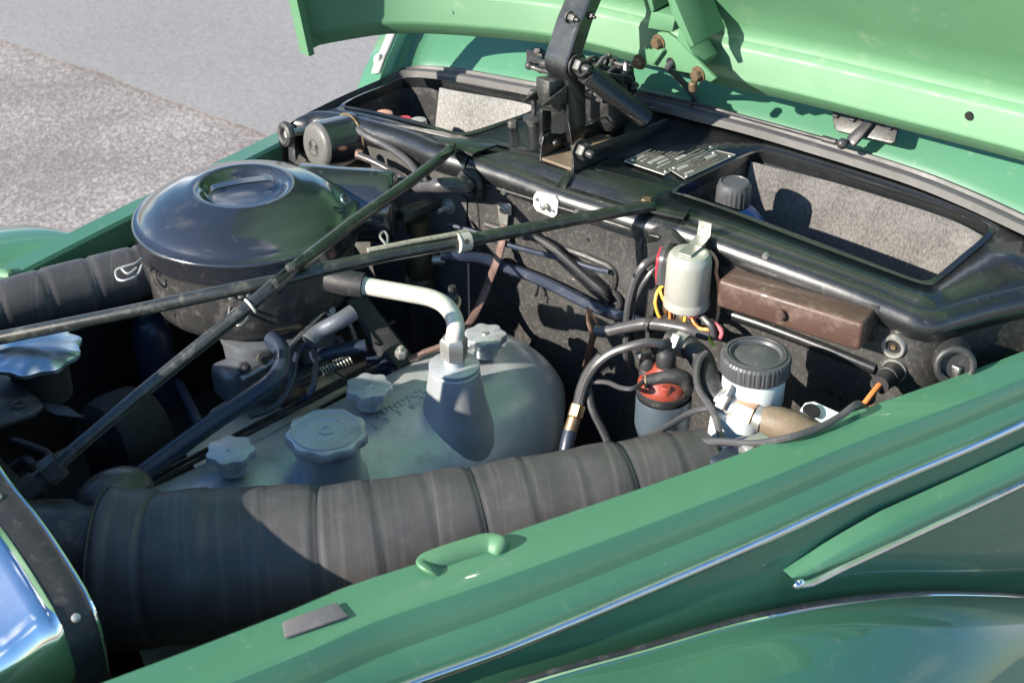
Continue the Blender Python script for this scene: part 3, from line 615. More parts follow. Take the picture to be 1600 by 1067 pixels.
q = P(391, 478, 1.010); d = (rA[6]-rA[8]).normalized(); mb = MB(); mb.torus(q, d, .0068, .0012, 24, 6); part('cable_tie', mb, M['whiteplate'], tA, 'white tie ring around the rod')
q = P(88, 728, .903); d = (rA[-1]-rA[-2]).normalized(); mb = MB(); mb.cyl(q-d*.004, q+d*.012, .0125, 6); mb.cyl(q+d*.012, q+d*.02, .009, 14); mb.cyl(q+d*.02, q+d*.035, .012, 6); part('end_nuts', mb, M['satin'], tA, kind='stuff')
rB = px('1018,321,.994 1000,325,.996 900,343,1.003 740,374,1.013 620,396,1.019 560,409,1.020 510,420,1.020 460,434,1.016 400,446,1.014 330,460,1.009 180,492,.990 0,528,.965 -140,556,.945')
tB = rod('grey black brace rod running from the scuttle centre across to the left picture edge', rB, .0064)
mb = MB(); mb.prism([P(985, 322, .994), P(1024, 313, .9915), P(1022, 324, .9915), P(990, 332, .994)], V(0, 0, .004), .001); part('flat_end', mb, M['oliverod'], tB)
q = P(1010, 319, .996); mb = MB(); mb.hexn(q, ZU, .0058, .0065); part('bolt', mb, M['rust'], tB)
mb = MB(); mb.tube([p+V(-.002, .002, .0075) for p in px('735,373,1.015 700,380,1.017 650,389,1.019 610,397,1.020 580,403,1.020')], .0026, k=6, n=8); part('sleeved_cable', mb, M['mesh'], tB, 'pale braided cable tied along the rod')
q = P(724, 378, 1.015); d = (rB[4]-rB[3]).normalized()
mb = MB(); mb.tube([q-d*.006, q+d*.006], .0092, n=20, smooth=False); mb.torus(q+d*.006, d, .0092, .0008, 24, 6); part('cable_tie', mb, M['tie'], tB, 'broad grey cable tie')
q2 = P(730, 378, 1.024); mb = MB(); mb.lathe(q2, (CAM-q2), [(0, .0), (.0026, 0), (.0026, -.002), (0, -.002)], 12); part('tie_hole', mb, M['dark'], tB)

# ------------------------------------------------------------------ air cleaner
AC = P(384, 331, .957)
ac = thing('air_cleaner', 'round glossy black air cleaner with domed lid and strap handle', 'air cleaner', AC-V(0, 0, .09))
mb = MB(); R = .1195
mb.lathe(AC, ZU, [(R-.003, -.025), (R-.0005, -.024), (R, -.021), (R, -.006), (R+.0012, -.003), (R+.0005, .0), (R-.002, .001), (R-.005, .001), (R-.008, .005), (R-.015, .0115), (R-.028, .019), (R-.044, .0255), (R-.058, .029), (.056, .0312), (.051, .0315), (.047, .030), (.043, .025), (.039, .020), (.030, .017), (.015, .016), (0, .016)], 72)
part('lid', mb, M['gloss'], ac, 'glossy domed lid with a dished centre', ang=60)
hd = (P(440, 285, 1)-P(345, 300, 1)); hd.z = 0; hd.normalize()
c = AC+ZU*.0225; mb = MB()
hp = [c-hd*.036+ZU*.000, c-hd*.034+ZU*.007, c-hd*.028+ZU*.011, c+ZU*.0125, c+hd*.028+ZU*.011, c+hd*.034+ZU*.007, c+hd*.036]
sdv = V(-hd.y, hd.x, 0); rows = []
for p in spline(hp, 5): rows.append([p+sdv*.006, p+sdv*.006+ZU*.0018, p-sdv*.006+ZU*.0018, p-sdv*.006])
mb.loft(rows, True, True); part('handle', mb, M['gloss'], ac, 'strap handle in the dished centre')
mb = MB(); mb.lathe(AC, ZU, [(R-.006, -.020), (R-.006, -.028), (R-.0065, -.060), (R-.008, -.084), (R-.013, -.096), (R-.024, -.104), (R-.05, -.108), (.03, -.110), (.03, -.15), (0, -.15)], 64); part('bowl', mb, M['satin'], ac, 'dusty lower bowl', ang=50)
mb = MB(); mb.lathe(AC, ZU, [(R-.004, -.0255), (R-.0002, -.026), (R-.0002, -.0292), (R-.006, -.030)], 64); part('seam_ring', mb, M['satin'], ac)
mb = MB(); q = P(253, 486, .89); e_ = q-AC; e_.z = 0; e_.normalize(); q = AC+e_*(R-.0075)+ZU*(-.075); mb.lathe(q, e_, [(0, .0008), (.005, .0008), (.005, -.002), (0, -.002)], 14); part('bowl_hole', mb, M['dark'], ac)
a0 = P(500, 318, .935); a1 = P(618, 322, .935); d = (a1-a0).normalized(); n_ = (a1-a0).length
mb = MB(); mb.lathe(a0-d*.02, d, [(0, 0), (.045, 0), (.044, .02), (.0425, n_*.5), (.041, n_), (.040, n_+.014), (.037, n_+.020), (.030, n_+.022), (0, n_+.022)], 40); part('intake_silencer', mb, M['gloss'], ac, 'horizontal black silencer drum behind the lid', ang=50)
q = P(541, 312, .975); mb = MB(); mb.torus(q, V(.3, -.6, .7), .006, .0016, 18, 6); part('clip_eye', mb, M['bluecan'], ac)
def clip(pts, r=.0014): mb = MB(); mb.tube(pts, r, k=5, n=7); return part('wire_clip', mb, M['zinc'], ac)
clip(px('222,404,.945 210,412,.943 190,418,.94 181,424,.936 184,436,.932 196,438,.932 214,430,.935 222,414,.942')); clip(px('190,420,.942 200,428,.94 214,418,.944'))
clip(px('548,420,.95 580,412,.95 600,392,.952 606,372,.955 600,362,.956 594,370,.956 604,386,.953 596,404,.951 570,412,.95')); clip(px('545,410,.948 570,410,.945 598,398,.95'))
clip(px('358,492,.90 360,478,.905 372,462,.91 372,448,.92')); clip(px('356,500,.90 366,484,.905 382,480,.905 388,494,.9 376,508,.9 360,504,.9')); clip(px('392,450,.92 392,464,.91 380,474,.905'))
for u, v in ((362, 466), (376, 464), (388, 462)):
    mb = MB(); q = P(u, v, .918); mb.cyl(q, q+V(0, 0, .012), .0035, 10); part('clip_post', mb, M['zinc'], ac)

# ------------------------------------------------------------------ wiper motor with its moulded mark
f0 = P(490, 229, .953); da = (-RT*.75-FH*.62+ZU*.10).normalized()
wm = thing('wiper_motor', 'black cylindrical wiper motor with a round moulded emblem at the far end of the bulkhead', 'motor', f0-V(0, 0, .03))
mb = MB(); mb.lathe(f0-da*.052, da, [(0, -.004), (.0315, -.004), (.0315, .0), (.0303, .002), (.0296, .005), (.0290, .040), (.0284, .045)], 48); part('housing', mb, M['gloss'], wm, ang=50)
mb = MB(); mb.lathe(f0-da*.052, da, [(.0284, .0449), (.0268, .0488), (.0240, .0510), (.020, .0518), (0, .052)], 48); part('end_cap', mb, M['dustyface'], wm, 'dusty grey end of the motor', ang=60)
mb = MB(); mb.torus(f0-da*.050, da, .0310, .0012, 40, 6); part('rim', mb, M['brass'], wm, 'worn rim of the motor housing')
e_r = V(da.y, -da.x, 0); e_r = -e_r if e_r.dot(RT) < 0 else e_r; e_u = ZU
q = f0+da*.0002; mb = MB(); mb.torus(q-ZU*.002, da, .0098, .0005, 36, 6); part('emblem_ring', mb, M['satin'], wm)
mb = MB()
for s in (-1, 1):
    mb.tube([q+e_r*.006*s+e_u*(-.008), q+e_r*.0045*s+e_u*(-.002), q+e_r*.006*s+e_u*.004], .0005, k=4, n=6)
    mb.tube([q+e_r*.0078*s+e_u*(-.006), q+e_r*.0066*s+e_u*(-.002), q+e_r*.0078*s+e_u*.002], .0005, k=4, n=6)
    mb.tube([q-e_r*.005+e_u*(-.002+.0022*s), q+e_r*.005+e_u*(-.002+.0022*s)], .0005, n=6, smooth=False)
part('emblem_armature', mb, M['satin'], wm, kind='stuff')
mb = MB(); mb.prism([P(449, 215, .93), P(458, 206, .95), P(462, 258, .93), P(450, 252, .92)], V(.02, .02, 0), .003); part('bracket', mb, M['satin'], wm)
q = P(447, 210, .955); mb = MB(); mb.torus(q, da, .011, .005, 20, 8); mb2 = MB(); mb2.cyl(q, q-da*.03, .005, 12); part('grommet', mb, M['satin'], wm); part('stub', mb2, M['zinc'], wm)
for u, v, z in ((551, 197, .965), (556, 242, .95)):
    mb = MB(); q = P(u, v, z); mb.hexn(q, V(.5, -.5, 0), .006, .008); part('terminal', mb, M['copper'], wm)
for pts, lab in (('553,198,.968 575,214,.964 600,226,.962 630,246,.958 648,265,.954 655,285,.945', 'upper'), ('560,243,.955 582,252,.952 605,264,.948 625,277,.944 645,290,.938', 'lower')):
    mb = MB(); mb.tube(px(pts), .0046 if lab == 'upper' else .0042, k=6, n=10); single('motor_cable', mb, M['wire'], f'{lab} one of two grey black cables leaving the wiper motor', 'cable', 'cables from the wiper motor')

# ------------------------------------------------------------------ bulkhead planes for everything bolted to it
def wall(a, b, off):
    d = (b-a); d.z = 0; d.normalize(); n = V(-d.y, d.x, 0)
    if n.x > 0: n = -n
    return a+n*off, n, d
WR = wall(Gr[2], Gr[38], .0133); WC = wall(Gc[2], Gc[-3], .0133); WL = wall(Gl[10], Gl[-3], .0133)
from mathutils.bvhtree import BVHTree
def tree(names):
    vs_, fs_ = [], []
    for o in bpy.data.objects:
        if o.type == 'MESH' and o.name.split('.')[0] in names:
            b_ = len(vs_); vs_ += [v.co+BASE[o] for v in o.data.vertices]; fs_ += [[k+b_ for k in p.vertices] for p in o.data.polygons]
    return BVHTree.FromPolygons(vs_, fs_)
WALLS = tree({'bulkhead', 'rolled_edge'})
def on(Wl, u, v, off=0):
    h = WALLS.ray_cast(CAM, sight(u, v).normalized())
    p0 = h[0] if h[0] is not None and abs((h[0]-Wl[0]).dot(Wl[1])) < .05 else Wl[0]
    return PP(u, v, p0+Wl[1]*off, Wl[1])
def onl(Wl, s, off=0):
    out = []
    for t in s.split():
        q = [float(a) for a in t.split(',')]; out.append(on(Wl, q[0], q[1], q[2] if len(q) > 2 else off))
    return out
# pressed rail under the fuse box and a horizontal seam bead
mb = MB(); r = onl(WR, '1128,486 1200,510 1300,548 1368,576', -.001); mb.tube(r, .0068, k=4, n=12); part('pressed_rail', mb, M['black'], car, 'shiny pressed rail below the fuse box')
mb = MB(); mb.tube(onl(WC, '752,287 880,326 960,350 1030,371', .0), .0012, k=4, n=6); part('seam_bead', mb, M['blackwall'], car)
mb = MB(); mb.tube(onl(WC, '742,300 748,340 752,420', .0), .0014, k=4, n=6); part('seam_bead', mb, M['blackwall'], car)
mb = MB(); mb.tube(onl(WC, '760,350 830,372 900,394 935,408 955,418 962,436 952,470', .0), .004, k=6, n=8); part('pressed_bead', mb, M['blackwall'], car)
for u, v, W_ in ((1197, 400, WR), (1362, 520, WR), (902, 333, WC), (788, 300, WC)):
    mb = MB(); q = on(W_, u, v); mb.lathe(q, W_[1], [(0, 0), (.0045, 0), (.0045, .001), (.003, .003), (0, .003)], 14); part('screw', mb, M['steel'], car)
for u, v, W_ in ((1299, 614, WR), (920, 345, WC), (919, 375, WC), (1312, 623, WR)):
    mb = MB(); q = on(W_, u, v); mb.lathe(q, W_[1], [(0, .0006), (.0022, .0006), (.0022, -.002), (0, -.002)], 12); part('hole', mb, M['dark'], car)
def blank(s, W_, th, name, m, label, cat, bev=.0008):
    mb = MB(); mb.prism(onl(W_, s, th), -W_[1]*th, bev); return mb
# white cover plate
t = thing('cover_plate', 'small cream painted cover plate with a stud on the centre of the bulkhead', 'cover plate', on(WC, 851, 320))
mb = blank('833,308 838,300 867,307 872,316 870,336 864,341 838,330 833,322', WC, .003, '', 0, '', ''); part('plate', mb, M['whiteplate'], t)
q = on(WC, 853, 321, .003); mb = MB(); mb.cyl(q, q+WC[1]*.008, .0042, 12, bev=.002); part('stud', mb, M['zinc'], t)
mb = MB(); mb.cyl(on(WC, 839, 312, .003), on(WC, 839, 312, .004), .002, 10); part('screw', mb, M['steel'], t); mb = MB(); mb.cyl(on(WC, 865, 330, .003), on(WC, 865, 330, .004), .002, 10); part('screw', mb, M['steel'], t)
# big grommet discs
for u, v, R_, W_, lab in ((1040, 395, .030, WC, 'large black blanking disc on the bulkhead beside the grey relay can'),):
    q = on(W_, u, v); mb = MB(); mb.lathe(q, W_[1], [(0, .004), (R_*.80, .004), (R_*.86, .007), (R_*.95, .007), (R_, .003), (R_, 0)], 40); single('blanking_disc', mb, M['satin'], lab, 'disc')
t = thing('rubber_grommet', 'black rubber ring grommet where the thin cables pass through the bulkhead', 'grommet', on(WC, 957, 470))
mb = MB(); mb.torus(on(WC, 957, 470, .003), WC[1], .0105, .0035, 28, 8); part('ring', mb, M['rubber'], t)
# elbow hose through the far bulkhead
mb = MB(); mb.tube([on(WL, 642, 294, .05), on(WL, 670, 292, .05), on(WL, 690, 290, .05), on(WL, 722, 290, .035), on(WL, 734, 290, .005)], [.0055, .0062, .0085, .0085, .0075], k=6, n=14); single('heater_hose', mb, M['wire'], 'short black hose entering a thick grommet below the far brace end', 'hose')
q = on(WL, 735, 289, .006); mb = MB(); mb.torus(q, WL[1], .014, .0055, 28, 10); single('rubber_grommet', mb, M['rubber'], 'thick black grommet around the short far side hose', 'grommet')
# stud in shade
t = thing('stud', 'pale bolt stud sticking out of the shaded bulkhead', 'stud', on(WC, 700, 322))
q = on(WC, 702, 322, .0); mb = MB(); mb.lathe(q, WC[1], [(0, 0), (.010, 0), (.010, .002), (.006, .002), (.006, .007), (0, .007)], 12); mb.cyl(q, q+WC[1]*.02, .003, 8); part('bolt', mb, M['zinc'], t)
# braided earth strap with its lug
t = thing('earth_strap', 'brown braided earth strap hanging from a metal lug on the bulkhead', 'earth strap', on(WC, 788, 345))
mb = MB(); mb.prism(onl(WC, '779,316 796,318 800,322 800,336 795,337 794,356 784,356 780,338', .006), WC[1]*.002, .0006); part('lug', mb, M['zinc'], t)
q = on(WC, 787, 328, .008); mb = MB(); mb.hexn(q, WC[1], .0042, .004); part('bolt', mb, M['steel'], t)
sp_ = [on(WC, 788, 352, .010), on(WC, 784, 380, .014), on(WC, 776, 410, .03), P(764, 440, .86), P(752, 470, .84), P(738, 498, .83), P(722, 520, .83)]
mb = MB(); mb.tube(sp_, [.0035, .005, .0055, .0056, .006, .006, .0055], k=6, n=10, flat=.5, flatdir=(-1, -.2, .3)); part('braid', mb, M['braid'], t)
# pipes and cables running over the centre bulkhead
def cable(pts, r, m, label, cat='cable', name='cable', group=None, n=9): mb = MB(); mb.tube(pts, r, k=7, n=n); return single(name, mb, M[m], label, cat, group)
cable(onl(WC, '690,399,.06 720,401,.05 760,405,.03 790,418,.02 830,432,.014 870,450,.012 915,473,.012 950,488,.012 985,499,.012 1010,507,.012'), .0062, 'bluehose', 'dark hose running across the bulkhead to the wiring by the relay', 'hose', 'vacuum_hose')
cable(onl(WC, '700,352,.02 740,362,.016 785,380,.010 830,393,.008 880,405,.008 925,419,.008 952,425,.008'), .0030, 'bluehose', 'thin pipe with a shiny kink on the shaded bulkhead', 'pipe', 'brake_pipe')
cable(onl(WC, '800,366,.012 830,370,.014 860,385,.014 890,410,.014 920,437,.014 945,458,.012 953,468,.0'), .0042, 'rubber', 'black cable sloping into the bulkhead grommet')
# heater valve standing in front of the bulkhead
hv = P(655, 470, .80); hvx = P(655, 400, .86); hvx = V(hvx.x, hvx.y, .78)
t = thing('heater_valve', 'dark brass heater valve standing between air cleaner and bulkhead', 'valve', hvx)
mb = MB(); mb.lathe(hvx, ZU, [(0, .025), (.021, .025), (.021, .036), (.018, .040), (.018, .050), (.014, .054), (.016, .060), (.016, .085), (.013, .092), (.008, .1), (.008, .112), (.014, .113), (.014, .128), (0, .130)], 22); part('body', mb, M['olddark'], t)
mb = MB(); mb.lathe(hvx, ZU, [(0, .0), (.019, .0), (.021, .02), (.021, .034), (.0225, .034), (.0225, .026), (0, .024)], 22); part('collar', mb, M['rubber'], t)
mb = MB(); mb.box(hvx+V(0, 0, .14), .05, .016, .012, bev=.002); part('lever', mb, M['satin'], t)
mb = MB(); mb.tube([hvx+V(.0, 0, .075), hvx+V(.0, 0, .075)+RT*.03], .006, n=10, smooth=False); part('outlet', mb, M['zinc'], t)
mb = MB(); mb.tube([hvx+V(0, 0, .02), hvx+V(0, 0, -.06), hvx+V(.02, .02, -.16)], .012, n=12); part('lower_hose', mb, M['rubber'], t)

# ------------------------------------------------------------------ relay can
rb = on(WR, 1072, 478, .032); rt_ = V(rb.x, rb.y, rb.z)
t = thing('relay', 'cylindrical grey metal relay can hanging on a strap from the near bulkhead', 'relay', rb)
hgt = .0625
mb = MB(); mb.lathe(rb, ZU, [(0, 0), (.0215, 0), (.0235, .002), (.0235, .008), (.0225, .010), (.0225, .012), (.0230, .014), (.0225, hgt*.82), (.0212, hgt*.92), (.0185, hgt*.98), (.014, hgt), (0, hgt)], 40); part('can', mb, M['can'], t)
top = rb+ZU*hgt; wd = WR[2]
mb = MB(); rows = []
for p in (top-WR[1]*(-.012)+ZU*.001, top-WR[1]*.010+ZU*.001, top-WR[1]*.022+ZU*.003, top-WR[1]*.0290+ZU*.005, top-WR[1]*.0305+ZU*.020): rows.append([p-wd*.007, p+wd*.007])
mb.loft(rows); part('strap', mb, M['zinc'], t, 'bright hanging strap', solid=.0016, flatshade=True)
q = top-WR[1]*.0295+ZU*.013; mb = MB(); mb.lathe(q, WR[1], [(0, 0), (.0035, 0), (.0035, .0015), (0, .002)], 12); part('screw', mb, M['steel'], t)
for k, (u, v) in enumerate(((1040, 484), (1052, 490), (1066, 492), (1082, 492))):
    q = on(WR, u, v, .03); mb = MB(); mb.box(q, .004, .006, .012, bev=.001); part('terminal', mb, M['brass'], t)
G_ = 'coloured wires around the relay can'
def w2(pts, r, m, label): return cable(pts, r, m, label, 'wire', 'wire', G_)
w2(onl(WR, '1037,446,.03 1028,455,.03 1024,472,.034 1028,490,.036 1034,500,.036'), .0018, 'yellow', 'yellow wire looping left of the relay can')
w2(onl(WR, '1031,448,.028 1034,462,.032 1042,476,.034 1056,484,.034'), .0016, 'yellow', 'second yellow wire tucked against the relay can')
w2(onl(WR, '1072,490,.034 1070,500,.036 1069,512,.038 1078,516,.04 1090,514,.04 1106,515,.04'), .0018, 'yellow', 'yellow wire bending under the relay can')
w2(onl(WR, '1080,490,.034 1083,502,.036 1092,512,.04 1108,516,.04'), .0016, 'orange', 'orange wire below the relay can')
w2(onl(WR, '1046,484,.034 1047,494,.034 1046,504,.036'), .0016, 'orange', 'short orange brown wire left under the relay can')
w2(onl(WR, '1076,494,.034 1090,494,.034 1104,500,.034 1120,508,.034 1128,520,.036 1124,530,.036'), .0022, 'pink', 'pink red wire curling right of the relay can')
w2(onl(WR, '1100,390,.006 1112,396,.01 1120,410,.012 1119,425,.012 1122,440,.012 1123,460,.01 1122,490,.014 1118,505,.02'), .0019, 'tan', 'tan wire from the strap down behind the fuse box')
w2(onl(WR, '1105,520,.038 1110,532,.04 1116,541,.04'), .0016, 'lime', 'short lime green wire end')
w2(onl(WR, '1090,488,.034 1102,500,.038 1112,512,.04 1116,530,.04'), .0036, 'wire', 'thick grey cable curving down right of the relay can')
w2(onl(WC, '1046,386,.012 1038,400,.03 1034,420,.034 1034,444,.036'), .0056, 'wire', 'thick grey loom beside the relay can')
w2(onl(WC, '1034,388,.016 1029,402,.034 1027,425,.036 1028,444,.036'), .0020, 'redw', 'red wire along the thick loom')
cable(onl(WC, '1030,403,.012 1008,413,.022 993,436,.026 984,468,.03 980,500,.03 979,540,.03 978,575,.02'), .0044, 'wire', 'outer grey cable arching down the bulkhead left of the relay', 'cable')
cable(onl(WC, '1028,414,.014 1014,430,.02 1000,452,.024 990,478,.026 988,505,.026 990,530,.02'), .0030, 'wire', 'inner thin grey cable arching down left of the relay', 'cable')
cable(onl(WR, '930,516,.05 945,518,.048 975,512,.044 1010,506,.042 1040,508,.042 1072,514,.042 1090,520,.04 1108,524,.036'), [.0062]*3+[.0068]*3+[.006]*2, 'wire', 'thick grey wiring loom lying across below the relay can', 'wiring loom', 'wiring_loom', n=12)
mb = MB(); q = on(WR, 1016, 507, .042); mb.tube([q-V(.0, .003, .0), q+V(.0, .003, 0)], .0082, n=14, smooth=False); mb.box(q+V(0, 0, -.014), .008, .006, .026, bev=.001); single('loom_clip', mb, M['satin'], 'dark clip holding the wiring loom', 'clip')
mb = MB(); mb.tube(onl(WC, '922,484,.03 920,500,.032 925,520,.034 921,545,.034 914,570,.03'), .004, k=5, n=8, flat=.45); single('bare_lead', mb, M['copper'], 'frayed copper coloured lead hanging at the end of the valve cover', 'lead')
mb = MB(); mb.tube(onl(WC, '918,480,.03 926,494,.04 934,510,.042 929,530,.03 918,566,.03'), .0015, k=5, n=6); single('bare_lead', mb, M['brownw'], 'thin brown lead beside the frayed copper one', 'lead')

# ------------------------------------------------------------------ fuse box
fb = [on(WR, u, v, .034) for u, v in ((1122, 437), (1349, 507), (1335, 549), (1117, 479))]
t = thing('fuse_box', 'long brown bakelite fuse box on the near bulkhead', 'fuse box', (fb[0]+fb[2])/2)
# square it up in its own plane
o = fb[0]; ux = (fb[1]-fb[0]); L1 = ux.length; ux.normalize(); uy = (fb[3]-fb[0]); uy = uy-ux*uy.dot(ux); H1 = uy.length; uy.normalize()
mb = MB(); mb.box(o+ux*L1/2+uy*H1/2-WR[1]*.017, L1, H1, .034, (ux, uy, WR[1]), bev=.004); part('cover', mb, M['brown'], t)
q = on(WR, 1221, 491, .034); mb = MB(); mb.cyl(q, q+WR[1]*.005, .0055, 18, bev=.0015); part('knob', mb, M['brown'], t, 'round cover screw')
mb = MB(); mb.box(o+ux*L1/2+uy*H1/2-WR[1]*.033, L1+.004, H1+.008, .003, (ux, uy, WR[1])); part('base', mb, M['satin'], t)

# ------------------------------------------------------------------ socket, plug and its lead
t = thing('power_socket', 'small bright ring socket at the near end of the bulkhead', 'socket', on(WR, 1397, 541))
q = on(WR, 1397, 541); mb = MB(); mb.lathe(q, WR[1], [(.0125, 0), (.0125, .002), (.011, .004), (.0085, .004), (.0075, .001), (.0075, -.004), (0, -.004)], 28); part('ring', mb, M['zinc'], t)
mb = MB(); mb.lathe(q+WR[1]*.0005, WR[1], [(0, 0), (.0078, 0), (.0078, -.001), (0, -.001)], 18); part('opening', mb, M['dark'], t)
mb = MB(); mb.cyl(q, q+WR[1]*.003, .0025, 10); part('contact', mb, M['brass'], t)
t = thing('lamp_plug', 'black rubber plug with a bright collar and an orange marked lead', 'plug', on(WR, 1392, 590))
a = on(WR, 1398, 578, .0); b = on(WR, 1374, 602, .036)
mb = MB(); mb.lathe(a, WR[1], [(0, 0), (.0125, 0), (.0125, .003), (0, .003)], 20); part('collar', mb, M['zinc'], t)
mb = MB(); d = (b-a).normalized(); n_ = (b-a).length; mb.lathe(a, d, [(0, .002), (.0108, .002), (.0108, n_*.5), (.0096, n_*.52), (.0092, n_), (.004, n_), (0, n_)], 22); part('body', mb, M['rubber'], t)
mb = MB(); mb.tube([b, b+(b-a)*.25+V(-.004, 0, -.003), b+(b-a)*.5+V(-.012, 0, -.010)], .0030, n=8); part('marked_end', mb, M['orange'], t, 'orange end of the lead')
cable([b+(b-a)*.5+V(-.012, 0, -.010)]+px('1338,632,.93 1310,652,.928 1275,670,.926 1235,683,.925 1180,693,.915 1130,690,.905 1090,690,.895'), .0034, 'wire', 'black lead running from the plug along the near flange to the duct')
# ring cover near the flange
q = P(1492, 572, .925); nn = V(-.75, -.62, .22).normalized()
t = thing('ring_cover', 'black round cap with a bright rim half hidden behind the near flange', 'cap', q-V(0, 0, .03))
mb = MB(); mb.torus(q, nn, .0165, .0035, 36, 10); part('rim', mb, M['satin'], t)
mb = MB(); mb.lathe(q, nn, [(0, -.004), (.016, -.004), (.016, -.012), (.020, -.03), (0, -.03)], 28); part('cup', mb, M['rubber'], t)
mb = MB(); mb.box(q+nn*.0+V(.004, 0, -.008), .006, .01, .014, bev=.002); part('plunger', mb, M['steel'], t)

# ------------------------------------------------------------------ brake fluid reservoir
rc = P(1182, 553, .935)
t = thing('brake_reservoir', 'pale brake fluid reservoir with a ribbed black screw cap', 'reservoir', rc-V(0, 0, .12))
def ribs(idx, a): return 1+(.022 if idx in (2, 3, 4) and math.sin(a*46) > 0 else 0)
mb = MB(); mb.lathe(rc, ZU, [(0, -.018), (.0325, -.018), (.0325, -.0165), (.0325, -.010), (.0325, -.0025), (.0315, .0), (.0245, .001), (.0235, .000), (.0225, -.002), (.0215, -.002), (.019, -.001), (.010, .0005), (0, .001)], 184, ribs); part('cap', mb, M['capgrey'], t, 'ribbed black screw cap', ang=25)
mb = MB(); mb.torus(rc+ZU*.0012, ZU, .0275, .0006, 48, 5); part('cap_ring', mb, M['capgrey'], t)
mb = MB(); mb.lathe(rc, ZU, [(.028, -.017), (.0297, -.020), (.0297, -.048), (.0275, -.056), (.020, -.063), (.016, -.066), (.016, -.078), (.028, -.082), (.033, -.088), (.033, -.125), (0, -.13)], 44); part('tank', mb, M['white'], t, 'pale translucent tank')
# lower pale tank front and wall bracket
bp_ = P(1150, 660, .875)
mb = MB(); mb.lathe(bp_, ZU, [(0, .012), (.020, .012), (.0245, .004), (.0255, -.01), (.0255, -.06), (0, -.06)], 34); single('lower_tank', mb, M['white'], 'white round tank below the brake reservoir, partly behind the brown pipe', 'tank')
t = thing('wall_bracket', 'pale blue metal bracket with a round hole at the foot of the near bulkhead', 'bracket', P(1285, 645, .89))
pl_ = [P(1252, 668, .885), P(1250, 640, .895), P(1258, 629, .90), P(1272, 627, .90), P(1335, 655, .90), P(1300, 670, .89), P(1262, 676, .883)]
mb = MB(); mb.prism(pl_, V(0, 0, -.004), .0006); part('plate', mb, M['white'], t)
q = P(1268, 642, .9005); mb = MB(); mb.lathe(q, V(-.2, -.3, 1), [(0, .0015), (.0075, .0015), (.0085, 0), (0, -.0005)], 18); part('hole', mb, M['dark'], t)

# ------------------------------------------------------------------ coolant hose, clamp and brown pipe
t = thing('coolant_hose', 'bent black coolant hose with two bright clamps leading to a brown pipe', 'hose', P(1110, 600, .86))
hp = px('1046,528,.905 1062,536,.905 1082,546,.905 1096,562,.90 1104,585,.895 1110,607,.892 1122,622,.89 1140,634,.888')
mb = MB(); mb.tube(hp, [.0105, .0105, .011, .012, .012, .012, .0115, .011], k=7, n=18); part('hose', mb, M['rubber'], t)
hp = px('1104,552,.912 1092,566,.91 1088,590,.905 1094,612,.90 1106,630,.895 1117,650,.89 1124,675,.885 1130,698,.88')
mb = MB(); mb.tube(hp, .0034, k=7, n=9); part('side_cable', mb, M['wire'], t)
def clampring(a, b, r, scr):
    d = (b-a).normalized(); m_ = MB(); m_.tube([a, b], r, n=24, smooth=False); part('clamp', m_, M['zinc'], t)
    m_ = MB(); e = (CAM-a); e = (e-d*e.dot(d)).normalized(); s_ = d.cross(e); q = (a+b)/2+e*(r+.004)
    m_.box(q, .009, .014, .006, (d, s_, e), bev=.001); part('clamp_housing', m_, M['zinc'], t)
    m_ = MB(); m_.cyl(q-s_*.006*scr, q-s_*.015*scr, .0032, 10, bev=.001); m_.cyl(q-s_*.012*scr, q-s_*.017*scr, .0042, 6); part('clamp_screw', m_, M['zinc'], t)
clampring(P(1058, 535, .905), P(1074, 542, .905), .0125, -1); clampring(P(1124, 625, .89), P(1152, 640, .888), .0125, 1)
mb = MB(); a = P(1150, 639, .888); b = P(1180, 652, .886); mb.cyl(a, b, .0145, 6, bev=.001); part('union_nut', mb, M['copper'], t)
a = b; b = P(1192, 657, .885); mb = MB(); mb.cyl(a, b, .012, 20); part('collar', mb, M['zinc'], t)
mb = MB(); mb.tube(px('1192,657,.885 1215,662,.885 1240,672,.882 1275,688,.875'), [.0135, .0165, .0175, .0175], k=5, n=20); part('brown_pipe', mb, M['hosebrown'], t, 'rusty brown pipe')
cable(px('1010,685,.87 1040,668,.875 1070,650,.88 1090,641,.885 1110,637,.89'), .0034, 'wire', 'ribbed grey cable passing in front of the blue grey distributor cup')
mb = MB(); mb.prism([P(1152, 706, .90), P(1186, 690, .905), P(1203, 700, .905), P(1166, 722, .90)], V(0, 0, .012), .002); single('metal_clip', mb, M['zinc'], 'pale square clip at the near flange behind the duct end', 'clip')
cable(px('1120,705,.89 1150,690,.90 1175,686,.91 1190,694,.91'), .003, 'bluehose', 'short dark cable over the pale clip')
mb = MB(); mb.box(P(1150, 722, .885), .05, .03, .02, bev=.004); single('clamp_block', mb, M['bluehose'], 'dark blue block beside the duct end', 'block')

